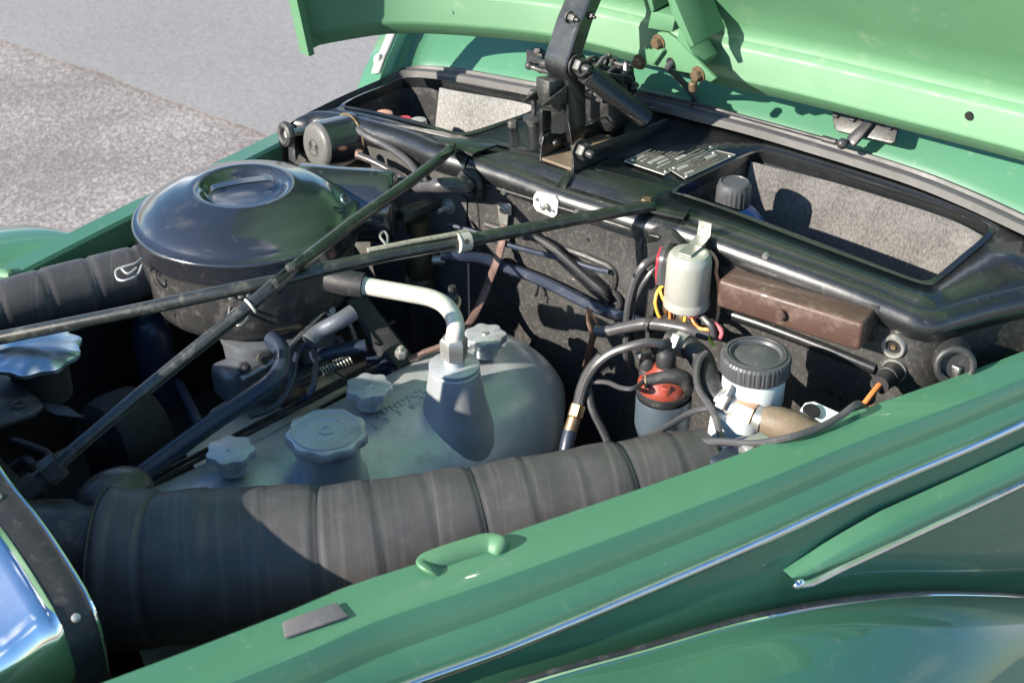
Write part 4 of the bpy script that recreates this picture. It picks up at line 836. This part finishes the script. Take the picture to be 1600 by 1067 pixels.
# ------------------------------------------------------------------ distributor
dc = P(1037, 626, .862)
t = thing('distributor', 'distributor with red cap, black boots and blue grey lower cup', 'distributor', dc-V(0, 0, .06))
mb = MB(); mb.lathe(dc, ZU, [(.0255, .006), (.0272, .007), (.0275, .005), (.0275, -.026), (.0255, -.036), (.016, -.045), (.012, -.09), (0, -.09)], 40); part('cup', mb, M['bluecan'], t)
mb = MB(); mb.lathe(dc, ZU, [(.0253, .007), (.0245, -.006), (0, -.006)], 36); part('cup_inside', mb, M['dark'], t)
q = P(1020, 656, .852); e = (CAM-dc); e.z = 0; e.normalize(); q = dc+e*.0274+V(-e.y, e.x, 0)*(.008)+ZU*(-.012); mb = MB(); mb.lathe(q, e, [(0, .0006), (.0034, .0006), (.0034, -.002), (0, -.002)], 14); part('cup_hole', mb, M['dark'], t)
cc = dc+ZU*.016+FH*.004
mb = MB(); mb.lathe(cc, ZU, [(0, -.012), (.0262, -.012), (.027, -.008), (.0268, -.003), (.0250, -.002)], 40); part('clip_band', mb, M['rubber'], t)
mb = MB(); mb.lathe(cc, ZU, [(.0258, -.003), (.0262, .002), (.0240, .007), (.0185, .012), (.013, .017), (.0105, .023), (0, .023)], 36); part('cap', mb, M['red'], t, 'red brown cap')
tp = cc+ZU*.018
mb = MB(); mb.lathe(tp, ZU, [(0, 0), (.0108, .0), (.0110, .003), (.0092, .005), (.0100, .009), (.0095, .018), (.0072, .022), (.0055, .023), (.0055, .029), (.004, .032), (0, .032)], 24); part('boot', mb, M['rubber'], t, 'centre boot')
a = cc-RT*.016+FH*.010+ZU*.006
mb = MB(); mb.lathe(a, ZU, [(0, 0), (.0082, 0), (.0082, .005), (.0068, .007), (.0085, .009), (.0082, .015), (.0058, .021), (0, .024)], 20); part('boot', mb, M['rubber'], t, 'left round headed boot')
b0 = cc+RT*.013-FH*.011+ZU*.004
mb = MB(); mb.tube([b0+ZU*(-.004)+RT*.006, b0+ZU*.008+RT*.005, b0+ZU*.013-RT*.006, b0+ZU*.010-RT*.022, b0+ZU*.007-RT*.034], [.0080, .0086, .0082, .0066, .0055], k=6, n=16); part('boot', mb, M['rubber'], t, 'elbow boot lying across the cap')
eb = b0+ZU*.007-RT*.033; mb = MB(); mb.torus(eb, RT, .0058, .0014, 20, 6); part('boot_ring', mb, M['hosebrown'], t)
for k in range(3):
    an = 2.2+k*1.25; q = cc+(RT*math.cos(an)+FH*math.sin(an))*.021; mb = MB(); mb.cyl(q, q+ZU*.012, .005, 12, bev=.001); part('terminal_post', mb, M['red'], t)
def lead(pts, r, label, m='wire'): return cable(pts, r, m, label, 'ignition lead', 'ignition_lead', 'leads of the distributor')
lead([eb-RT*.002, P(990, 607, .895), P(970, 606, .893), P(950, 598, .89), P(930, 597, .886), P(918, 603, .88)], .0024, 'thin ignition lead leaving the elbow boot to the left')
lead([tp+ZU*.032, P(1034, 537, .932), P(1012, 535, .935), P(985, 541, .93), P(955, 552, .92), P(930, 572, .905), P(914, 600, .885), P(906, 630, .865)], .0043, 'thick ignition lead arching from the centre boot over to the left')
lead([a+ZU*.024, P(1000, 556, .915), P(1003, 548, .91), P(1010, 540, .90)], .004, 'short ignition lead from the left boot')
# vertical fuel hose with brass fitting
t = thing('brake_hose', 'dark vertical hose with a brass fitting at the end of the valve cover', 'hose', P(885, 712, .80))
mb = MB(); mb.tube(px('940,556,.90 920,580,.885 908,608,.868 902,636,.855'), .0052, k=6, n=12); part('upper_hose', mb, M['rubber'], t)
a = P(904, 632, .857); b = P(898, 652, .847); c_ = P(890, 676, .835)
mb = MB(); mb.cyl(a, b, .0078, 6, bev=.0008); part('fitting_nut', mb, M['brass'], t); mb = MB(); mb.cyl(b, c_, .0066, 16, bev=.001); part('fitting', mb, M['brass'], t)
mb = MB(); mb.tube(px('891,674,.836 886,695,.826 882,725,.81 880,760,.79'), .0072, k=5, n=14); part('lower_hose', mb, M['bluehose'], t)
cable(px('918,600,.88 926,640,.86 945,680,.84 960,720,.82'), .004, 'rubber', 'dark cable hanging in the shade left of the distributor')

# ------------------------------------------------------------------ engine: valve cover, knobs, filler, breather
eng = thing('engine', 'grey cast aluminium valve cover with scalloped knobs, oil filler cap and breather', 'engine', (.7, 0, .72))
sec = [(.046, .70), (.045, .785), (.041, .802), (.031, .814), (.016, .820), (-.005, .822), (-.026, .8205), (-.050, .8145), (-.074, .8035), (-.095, .786), (-.111, .762), (-.121, .733), (-.126, .70), (-.128, .62)]
def coverz(x, y):
    for (y0, z0), (y1, z1) in zip(sec[4:], sec[5:]):
        if y1 <= y <= y0: return lerp(z0, z1, (y0-y)/(y0-y1))+.012*max(0, min(1, (x-.66)/.2))
    return .81
xs = [.36, .40, .45, .5, .55, .60, .65, .70, .75, .80, .84, .87, .89, .905, .918, .928, .934, .936]
rows = []
cy, cz = -.022, .70
for x in xs:
    if x <= .84: f = 1
    else: f = math.sqrt(max(0, 1-((x-.84)/.0965)**2.6))
    lift = .012*max(0, min(1, (x-.66)/.2)); wob = 1+.0*x
    rows.append([V(x-max(0, (x-.78)/.156)*.075*min(1, max(0, (.81-z)/.12)), cy+(y-cy)*(.12+.88*f), cz+(z-cz)*f+(lift*f if z > .7 else 0)) for y, z in sec])
mb = MB(); mb.loft([list(map(lambda p: p, spline(r, 2))) for r in rows]); mb.cap(mb.bm.verts[-27:])
part('valve_cover', mb, M['alu'], eng, 'cast valve cover', ang=80)
def knob(c, r, label, lobes=7, h=.010, hub=True):
    def rf(idx, a): return 1+(.075*math.cos(a*lobes) if idx in (2, 3, 4, 5) else 0)
    mb = MB(); mb.lathe(c, ZU, [(0, -h), (r*.55, -h), (r*.97, -h+.001), (r, -h+.002), (r, -.002), (r*.97, 0), (r*.85, .0006), (0, .0006)], 84, rf); part('knob', mb, M['alu'], eng, label, ang=35)
    mb = MB(); mb.lathe(c, ZU, [(r*.62, -h-.014), (r*.62, -h), (0, -h)], 24); part('knob_neck', mb, M['alu'], eng)
    if hub: mb = MB(); mb.lathe(c+ZU*.0006, ZU, [(0, 0.0012), (.0032, .0012), (.004, 0), (0, 0)], 14); part('stud_end', mb, M['zinc'], eng)
k1 = P(360, 702, .853); k2 = P(576, 602, .853); k3 = P(758, 522, .862)
knob(k1, .0225, 'front scalloped knob'); knob(k2, .0225, 'middle scalloped knob'); knob(k3, .0215, 'rear sunlit scalloped knob')
oc = P(510, 672, .862)
def rf(idx, a): return 1+(.045*math.cos(a*9) if idx in (2, 3, 4, 5) else 0)
mb = MB(); mb.lathe(oc, ZU, [(0, -.012), (.034, -.012), (.0375, -.011), (.0385, -.009), (.0385, -.004), (.037, -.001), (.0335, 0), (.033, .0012), (.031, .0012), (.0305, .0), (.018, .0005), (.0175, -.0006), (0, -.0006)], 90, rf); part('oil_cap', mb, M['alu'], eng, 'large scalloped oil filler cap', ang=35)
mb = MB(); mb.tube([oc+V(.004*math.cos(a)*1.6, .006*math.sin(a), .0006) for a in [0.6+i*.35 for i in range(14)]], .0007, k=2, n=5); part('cast_mark', mb, M['alu'], eng)
mb = MB(); mb.lathe(oc, ZU, [(.030, -.012), (.0305, -.02), (.032, -.05), (.036, -.10), (0, -.11)], 44); part('filler_neck', mb, M['alu'], eng)
mb = MB(); sl = [(.034, -.04), (.040, -.052), (.044, -.06)]; mb.lathe(oc, V(-.06, -.12, 1), [(.030, -.035), (.034, -.05), (.041, -.064), (.052, -.072)], 44); part('neck_fillet', mb, M['alu'], eng)
bd = P(710, 572, .868)
mb = MB(); mb.lathe(bd, ZU, [(0, .003), (.0245, .003), (.0258, .002), (.0258, -.001), (.0245, -.002), (.0245, -.003), (.0258, -.004), (.0262, -.006), (.0268, -.012), (.0305, -.035), (.0365, -.06), (.044, -.085), (.046, -.1), (0, -.1)], 48); part('breather_base', mb, M['alu'], eng, 'conical breather base')
q = P(712, 556, .885)
mb = MB(); mb.cyl(bd+ZU*.003, bd+ZU*.012, .0105, 24); part('breather_neck', mb, M['alu'], eng)
mb = MB(); mb.lathe(bd+ZU*.011, ZU, [(0, 0), (.0135, 0), (.0138, .004), (.0138, .008), (.0135, .009), (0, .009)], 6); part('union_nut', mb, M['zinc'], eng)
mb = MB(); mb.lathe(bd+ZU*.020, ZU, [(0, 0), (.0142, 0), (.0142, .011), (.012, .014), (0, .014)], 6); part('union_nut', mb, M['zinc'], eng)
mb = MB(); tpz = bd.z+.034
pp = [bd+ZU*.030, P(712, 512, tpz+.010), P(708, 494, .918), P(695, 477, .928), P(674, 466, .933), P(640, 459, .936), P(600, 452, .938), P(560, 445, .940)]
mb.tube(pp, .0090, k=8, n=18); part('breather_pipe', mb, M['cream'], eng, 'cream coated breather pipe')
mb = MB(); mb.tube([P(568, 446, .940), P(540, 442, .941), P(515, 436, .941)], .0128, n=18, smooth=False); part('pipe_sleeve', mb, M['rubber'], eng, 'black sleeve on the breather pipe')
# cast lettering
cvr = next(o for o in bpy.data.objects if o.name == 'valve_cover')
bvh = BVHTree.FromPolygons([v.co+BASE[eng] for v in cvr.data.vertices], [list(p.vertices) for p in cvr.data.polygons])
def letters(txt, o, size, name):
    cu = bpy.data.curves.new('t', 'FONT'); cu.body = txt; cu.size = size; cu.extrude = .0011; cu.space_character = 1.2; cu.resolution_u = 2
    ob = bpy.data.objects.new('t', cu); COL.objects.link(ob); dg = bpy.context.evaluated_depsgraph_get(); me = bpy.data.meshes.new_from_object(ob.evaluated_get(dg)); bpy.data.objects.remove(ob)
    ca, sa = math.cos(.02), math.sin(.02)
    for v in me.vertices:
        x = o.x+v.co.x*ca; y = o.y+v.co.x*sa+v.co.y
        h = bvh.ray_cast(V(x, y, 1.2), V(0, 0, -1)); z = h[0].z if h[0] else o.z
        v.co = V(x, y, z+v.co.z+.0002)-BASE[eng]
    me.materials.append(M['alu']); x = bpy.data.objects.new(name, me); COL.objects.link(x); x.parent = eng; x['kind'] = 'stuff'; BASE[x] = BASE[eng]
letters('ZÜNDFOLGE', P(590, 657, .820), .0125, 'cast_lettering'); letters('1  5  3  6  2  4', P(586, 682, .811), .0118, 'cast_lettering')
mb = MB(); mb.tube([V(.89, -.10, .70), V(.84, -.108, .73), V(.80, -.107, .72)], .004, n=6); mb.bm.clear()
# rail along the back of the cover, plate and brackets
a = P(205, 775, .815); b = P(585, 577, .815); d = (b-a).normalized(); s_ = V(-d.y, d.x, 0)
mb = MB(); rows = [[p-s_*.002, p-s_*.002+ZU*.005, p-s_*.0005+ZU*.005, p+s_*.0005+ZU*.001, p+s_*.0035+ZU*.001, p+s_*.0045+ZU*.006, p+s_*.006+ZU*.006, p+s_*.006] for p in (a, b)]
mb.loft(rows, True, True); part('edge_rail', mb, M['satin'], eng, 'dark channel rail along the cover edge')
pl_ = [P(310, 740, .775), P(545, 607, .775), P(548, 598, .775), P(478, 553, .775), P(455, 560, .775), P(330, 640, .775), P(285, 700, .775)]
mb = MB(); mb.prism(pl_, V(0, 0, -.004), .0008); part('manifold_plate', mb, M['aluplate'], eng, 'stained aluminium plate under the carburettor')
mb = MB(); mb.tube([P(475, 551, .779), P(552, 597, .779)], .003, n=6, smooth=False, flat=.6); part('plate_edge', mb, M['zinc'], eng)
blk = [V(.36, .06, .5), V(.95, .06, .5), V(.95, .06, .77), V(.36, .06, .77)]
mb = MB(); mb.box(V(.65, .16, .58), .56, .22, .30, bev=.02); part('engine_block', mb, M['dark'], eng)
mb = MB(); mb.prism([P(540, 470, .86), P(572, 466, .86), P(648, 564, .815), P(622, 574, .815), P(590, 555, .815)], V(.004, .004, 0), .0005); part('lift_bracket', mb, M['rubber'], eng, 'black triangular bracket')
mb = MB(); mb.prism([P(572, 560, .80), P(600, 540, .80), P(645, 566, .80), P(636, 583, .80), P(574, 592, .79)], V(0, 0, .010), .001); part('bracket_foot', mb, M['bluehose'], eng)
q = P(627, 555, .835); mb = MB(); mb.hexn(q, V(-.2, -.3, 1), .0068, .009, .003); part('bolt', mb, M['zinc'], eng)
cable(px('640,562,.828 660,552,.835 682,544,.84 700,536,.845 722,520,.85'), .0036, 'braid', 'brown cable along the back of the valve cover to the earth strap')
t = thing('spark_tip', 'small plug terminal behind the breather pipe', 'terminal', P(707, 468, .90)); mb = MB(); mb.lathe(P(707, 476, .895), ZU, [(0, 0), (.007, 0), (.007, .010), (.005, .012), (.004, .022), (0, .022)], 10); part('post', mb, M['satin'], t); mb = MB(); mb.cyl(P(708, 474, .895), P(708, 470, .90), .0085, 12); part('collar', mb, M['copper'], t)

# ------------------------------------------------------------------ carburettor and its lines
cb = P(420, 590, .80)
t = thing('carburettor', 'dark carburettor body under the crossing rods with linkage and fittings', 'carburettor', V(cb.x, cb.y, .78))
cb = V(cb.x, cb.y, .785)+V(.01, .02, 0)
mb = MB(); mb.lathe(cb, ZU, [(0, 0), (.045, 0), (.045, .008), (.036, .012), (.034, .03), (.042, .034), (.044, .055), (.046, .058), (.046, .066), (.03, .07), (.028, .1), (0, .1)], 28); part('barrel', mb, M['carb'], t)
mb = MB(); mb.box(cb+V(.05, -.01, .045), .045, .05, .055, bev=.006); part('float_chamber', mb, M['carb'], t)
mb = MB(); mb.box(cb+V(-.045, -.02, .03), .05, .04, .04, bev=.008); part('pump_housing', mb, M['carb'], t)
mb = MB(); mb.box(cb+V(.015, -.01, .008), .09, .06, .008, bev=.002); part('flange', mb, M['carb'], t)
for dx, dy, dz in ((.03, -.045, .06), (.06, -.04, .08), (-.03, -.045, .06), (-.05, -.04, .055), (.075, -.03, .03)):
    mb = MB(); mb.hexn(cb+V(dx, dy, dz), V(-.3, -.8, .5), .007, .010, .003); part('fitting', mb, M['zinc' if dx > 0 and dz > .05 else 'satin'], t)
mb = MB(); mb.tube([cb+V(-.06, -.05, .05), cb+V(-.02, -.055, .06), cb+V(.04, -.05, .085), cb+V(.09, -.03, .09)], .0028, n=8); part('linkage_rod', mb, M['steel'], t)
mb = MB(); mb.tube([cb+V(.08, -.04, .07), cb+V(.085, -.045, .05), cb+V(.09, -.05, .02)], .003, n=8); part('linkage_rod', mb, M['steel'], t)
mb = MB(); mb.tube([cb+V(-.03, -.05, .03), cb+V(.0, -.056, .034)], .006, n=10, smooth=False); part('inlet_pipe', mb, M['bluecan'], t)
A = P(515, 588, .81); B = P(545, 560, .82); ax = (B-A).normalized(); e1, e2 = ortho(ax); L_ = (B-A).length
mb = MB(); mb.tube([P(448, 612, .80), P(480, 598, .805), P(505, 580, .81), P(550, 563, .815)], .0028, n=8); part('throttle_rod', mb, M['satin'], t)
mb = MB(); s0 = P(500, 583, .812); s1 = P(548, 562, .815); ax = (s1-s0).normalized(); e1, e2 = ortho(ax); L_ = (s1-s0).length
mb.tube([s0+ax*(L_*i/80)+(e1*math.cos(i*.785)+e2*math.sin(i*.785))*.006 for i in range(81)], .0011, n=5, smooth=False); part('return_spring', mb, M['zinc'], t)
mb = MB(); mb.ball(P(455, 620, .80), .013, 12, (1.5, .8, .8)); part('accelerator_pump', mb, M['brown'], t)
mb = MB(); mb.tube(px('482,533,.87 500,518,.875 530,502,.885 552,488,.89'), .0088, k=5, n=14); single('corrugated_pipe', mb, M['carb'], 'pale grey corrugated pipe slanting up behind the carburettor', 'pipe')
mb = MB(); mb.tube(px('486,560,.84 520,550,.845 572,540,.85'), .0075, k=5, n=12); single('vacuum_pipe', mb, M['bluehose'], 'dark blue tube behind the carburettor below the corrugated pipe', 'pipe')
mb = MB(); mb.tube(px('390,650,.83 420,640,.83 445,620,.835 458,590,.845 462,562,.855 470,545,.86 485,540,.86 492,552,.855 492,590,.845 485,615,.835 470,625,.825'), .0032, k=6, n=9); single('fuel_line', mb, M['bluehose'], 'thin looping dark line beside the carburettor', 'fuel line')
t = thing('fuel_hose', 'thick dark blue hose running down to the lower left under the crossing rods', 'hose', P(215, 750, .82))
mb = MB(); mb.tube(px('425,530,.88 440,548,.88 440,575,.875 420,600,.868 380,628,.858 330,662,.848 280,698,.838 215,746,.825 160,790,.81'), .0092, k=6, n=14); part('hose', mb, M['bluehose'], t)
mb = MB(); mb.tube(px('312,664,.85 300,640,.83 280,600,.80'), .0055, k=4, n=10); part('branch', mb, M['bluehose'], t)
cable(px('215,762,.815 260,728,.825 300,698,.832 325,680,.836'), .0022, 'steel', 'thin metal rod parallel to the thick blue hose', 'rod', 'control_rod')
for u, v in ((222, 712), (262, 736)):
    q = P(u, v, .80); mb = MB(); mb.hexn(q, ZU, .0055, .006); single('small_nut', mb, M['zinc'], 'tiny bright nut in the shade ' + ('left of' if u < 240 else 'right of') + ' the blue hose', 'nut')
mb = MB(); mb.lathe(P(262, 560, .80)+V(0, .03, -.2), ZU, [(0, 0), (.022, 0), (.022, .22), (.018, .236), (.008, .244), (0, .245)], 24); single('breather_bottle', mb, M['bluehose'], 'dark upright round topped canister below the air cleaner', 'canister')

# ------------------------------------------------------------------ big wrapped air duct on the near side
dp = resample(spline(px('168,888,.835 230,888,.835 300,884,.838 420,872,.84 540,862,.842 700,832,.845 850,800,.85 960,775,.853 1040,757,.855 1105,745,.855'), 8), 150)
mb = MB(); prev = None; rad = []
L_ = sum((a-b).length for a, b in zip(dp, dp[1:]))
for i in range(150):
    s_ = i/149*L_; ph = (s_/.046) % 1; t_ = i/149
    r = lerp(.0690, .0440, min(1, t_**.9)); r += .0017*(ph**.5)-.0026*max(0, 1-ph/.06)+.0008*math.sin(s_*90)
    if i < 4: r += .0015
    rad.append(r)
cutn = []
dd = [dp[min(i+1, 149)]-dp[max(i-1, 0)] for i in range(150)]
mb.tube(dp, rad, k=1, n=56, smooth=False, caps=False)
t = thing('air_duct', 'large black cloth wrapped air duct along the near side of the engine bay', 'air duct', dp[75]-V(0, 0, .06))
part('duct', mb, M['duct'], t, ang=70)
mb = MB(); e = dp[-1]; d = dd[-1].normalized(); mb.lathe(e-d*.001, d, [(.0435, 0), (.042, .004), (.038, .006), (0, .006)], 40); part('end_edge', mb, M['satin'], t)
d = -dd[0].normalized(); mb = MB(); mb.tube([dp[0]+d*(-.02)+V(0, .006, .0), dp[0]+d*.05+V(0, .008, 0), dp[0]+d*.14+V(0, .01, 0)], .056, n=40, smooth=False); part('collar_pipe', mb, M['satin'], t, 'bare metal pipe entering the duct')
mb = MB(); mb.torus(dp[0], d, .0695, .0022, 48, 8); part('edge_band', mb, M['rubber'], t)
q = P(152, 820, .90); mb = MB(); mb.ball(P(178, 772, .88), .026, 16, (1.4, 1, .8)); single('pulley_dome', mb, M['satin'], 'small grey dome peeking over the front of the big duct', 'housing')
# far duct
fd = resample(spline(px('-160,520,.9 0,482,.9 100,455,.9 240,420,.9'), 8), 60)
rad = [.0285+.0010*(1 if (i % 11) else -1) for i in range(60)]
mb = MB(); mb.tube(fd, rad, k=1, n=36, smooth=False); single('air_duct', mb, M['duct'], 'black cloth wrapped duct leading into the far side of the air cleaner', 'air duct', ang=60)

# ------------------------------------------------------------------ radiator end: cap, bracket, generator, chrome shell
q = P(55, 545, .955)
t = thing('radiator', 'dark radiator top tank with a large scalloped filler cap tinted with blue sky reflection', 'radiator', V(q.x, q.y, .6))
def rf(idx, a): return 1+(.05*math.cos(a*9) if idx in (2, 3, 4) else 0)
mb = MB(); mb.lathe(q, ZU, [(0, -.010), (.034, -.007), (.040, -.006), (.0405, -.002), (.038, 0), (.020, .003), (0, .004)], 80, rf); part('filler_cap', mb, M['skycap'], t, 'scalloped filler cap')
mb = MB(); mb.lathe(q, ZU, [(0, -.007), (.026, -.007), (.026, -.05), (0, -.05)], 30); part('neck', mb, M['dark'], t)
mb = MB(); mb.box(V(.325, .10, .68), .05, .30, .40, bev=.02); part('tank', mb, M['dark'], t)
t = thing('radiator_bracket', 'dark flat bracket with a bolt at the left picture edge', 'bracket', P(30, 620, .93))
mb = MB(); mb.prism(px('-60,560,.93 0,578,.93 62,622,.93 68,632,.93 50,646,.928 0,662,.926 -60,680,.925'), V(0, 0, -.006), .002); part('plate', mb, M['satin'], t)
mb = MB(); mb.prism(px('66,628,.925 105,634,.925 132,652,.922 90,648,.922 70,640,.922'), V(0, 0, -.002), .0004); part('tab', mb, M['satin'], t)
q = P(28, 632, .9305); mb = MB(); mb.torus(q, ZU, .005, .0012, 18, 6); part('bolt', mb, M['satin'], t)
g_ = P(165, 700, .80); t = thing('generator', 'dark rounded generator in the shade at the lower left', 'generator', g_-V(0, 0, .05))
mb = MB(); mb.lathe(g_+V(.05, 0, 0), V(-1, -.1, .1), [(0, 0), (.045, 0), (.05, .01), (.05, .04), (.045, .055), (.03, .062), (.012, .064), (0, .07)], 32); part('housing', mb, M['dark'], t)
for k in range(5):
    an = k*1.256; q = g_+V(-.012, .03*math.cos(an), .03*math.sin(an)); mb = MB(); mb.ball(q, .009, 8, (.4, 1, 1.5)); part('vent', mb, M['dark'], t)
cable(px('20,690,.86 50,700,.86 75,712,.86 95,740,.85'), .005, 'rubber', 'dark cable near the lower end of the long brace rod')
cable(px('10,740,.84 40,720,.85 60,730,.86 120,700,.84'), .006, 'rubber', 'second dark cable at the lower left corner of the bay')
t = thing('radiator_shell', 'chrome radiator shell with a black riveted seal strip at the lower left', 'radiator shell', (.24, -.1, .7))
XS = .287
rim = [PX(u, v, XS) for u, v in ((170, 1500), (173, 1250), (172, 1100), (167, 1050), (158, 1000), (141, 945), (110, 890), (60, 815), (0, 738))]
rim += [V(XS, -.045, 1.012), V(XS, .0, 1.040), V(XS, .045, 1.050), V(XS, .09, 1.040), V(XS, .14, 1.010), V(XS, .21, .985), V(XS, .265, .955), V(XS, .29, .91), V(XS, .30, .85), V(XS, .305, .6), V(XS, .305, .45)]
rim = resample(spline(rim, 8), 110); NR = 110
def inn(p, d, dx, i):
    a = rim[min(i+1, NR-1)]-rim[max(i-1, 0)]; n_ = V(0, -a.z, a.y).normalized()
    if n_.dot(V(0, p.y-.045, (p.z-.70)*.8)) < 0: n_ = -n_
    return p-n_*d+V(dx, 0, 0)
def inn2(p, d, dx, i): return p-(V(0, p.y-.05, p.z-.25).normalized()*d)+V(dx, 0, 0)
mb = MB(); mb.loft([[inn(p, a, b_, i) for a, b_ in ((.030, .004), (.012, .006), (.004, .004), (0, 0), (0, -.012), (.0006, -.026))] for i, p in enumerate(rim)]); part('seal_strip', mb, M['rubber'], t, 'black riveted seal strip', ang=60)
mb = MB(); mb.tube([inn(p, -.0005, .001, i) for i, p in enumerate(rim)], .0016, n=8, smooth=False); part('bright_edge', mb, M['chrome'], t)
mb = MB(); mb.loft([[inn2(p, a, b_, i) for a, b_ in ((.0012, -.023), (-.0015, -.028), (-.001, -.032), (.006, -.040), (.016, -.058), (.030, -.078), (.048, -.098), (.070, -.116), (.10, -.132), (.14, -.146), (.2, -.155))] for i, p in enumerate(rim)]); part('shell', mb, M['chrome'], t, 'polished chrome shell', ang=60)
mb = MB(); mb.loft([[inn(p, .029, .003, i), inn(p, .029, -.19, i)] for i, p in enumerate(rim)]); part('shell_lining', mb, M['dark'], t)
mb = MB(); mb.prism([inn(p, .028, -.06, i) for i, p in enumerate(rim)], V(-.05, 0, 0)); part('radiator_core', mb, M['dark'], t, 'dark radiator core inside the shell')
for u, v in ((12, 793), (115, 947)):
    i = min(range(NR), key=lambda k: (rim[k]-PX(u+18, v, XS)).length); q = inn(rim[i], -.0006, -.013, i); n_ = (q-inn(rim[i], .01, -.013, i)).normalized()
    mb = MB(); mb.lathe(q, n_, [(0, 0), (.0036, 0), (.0034, .001), (.0018, .0022), (0, .0024)], 16); part('rivet', mb, M['zinc'], t)

# ------------------------------------------------------------------ bottle and small things in the wells
bc = P(1148, 285, .992)
t = thing('bottle', 'blue plastic bottle with a ribbed grey screw cap standing in the near well', 'bottle', bc-V(0, 0, .19))
def rb2(idx, a): return 1+(.03 if idx in (2, 3, 4) and math.sin(a*22) > .2 else 0)
mb = MB(); mb.lathe(bc, ZU, [(0, -.026), (.0175, -.026), (.0182, -.024), (.0182, -.012), (.0182, -.006), (.0176, -.003), (.0168, .0), (.0145, .0012), (.014, 0), (0, 0)], 110, rb2); part('cap', mb, M['capgrey'], t, 'ribbed grey screw cap', ang=25)
mb = MB(); mb.lathe(bc, ZU, [(.0165, -.024), (.018, -.028), (.026, -.034), (.036, -.046), (.041, -.064), (.042, -.085), (.039, -.18), (.034, -.187), (0, -.187)], 40); part('body', mb, M['bottleblue'], t)
mb = MB(); mb.lathe(P(633, 183, .981), ZU, [(0, 0), (.007, -.001), (.0095, -.004), (.010, -.010), (.010, -.08), (0, -.08)], 20); single('small_bottle', mb, M['redw'], 'small red topped bottle peeking over the edge of the far well', 'bottle')
mb = MB(); mb.lathe(P(650, 186, .982)+V(.004, 0, 0), ZU, [(0, 0), (.009, -.002), (.010, -.008), (.010, -.06), (0, -.06)], 20); single('grey_handle', mb, M['can'], 'grey tool handle beside the red topped bottle in the far well', 'tool')
mb = MB(); mb.lathe(P(596, 174, .979)+V(.004, 0, 0), ZU, [(0, 0), (.010, -.003), (.012, -.010), (.012, -.05), (0, -.05)], 20); single('wooden_handle', mb, M['tan'], 'tan wooden handle peeking over the edge of the far well', 'tool')
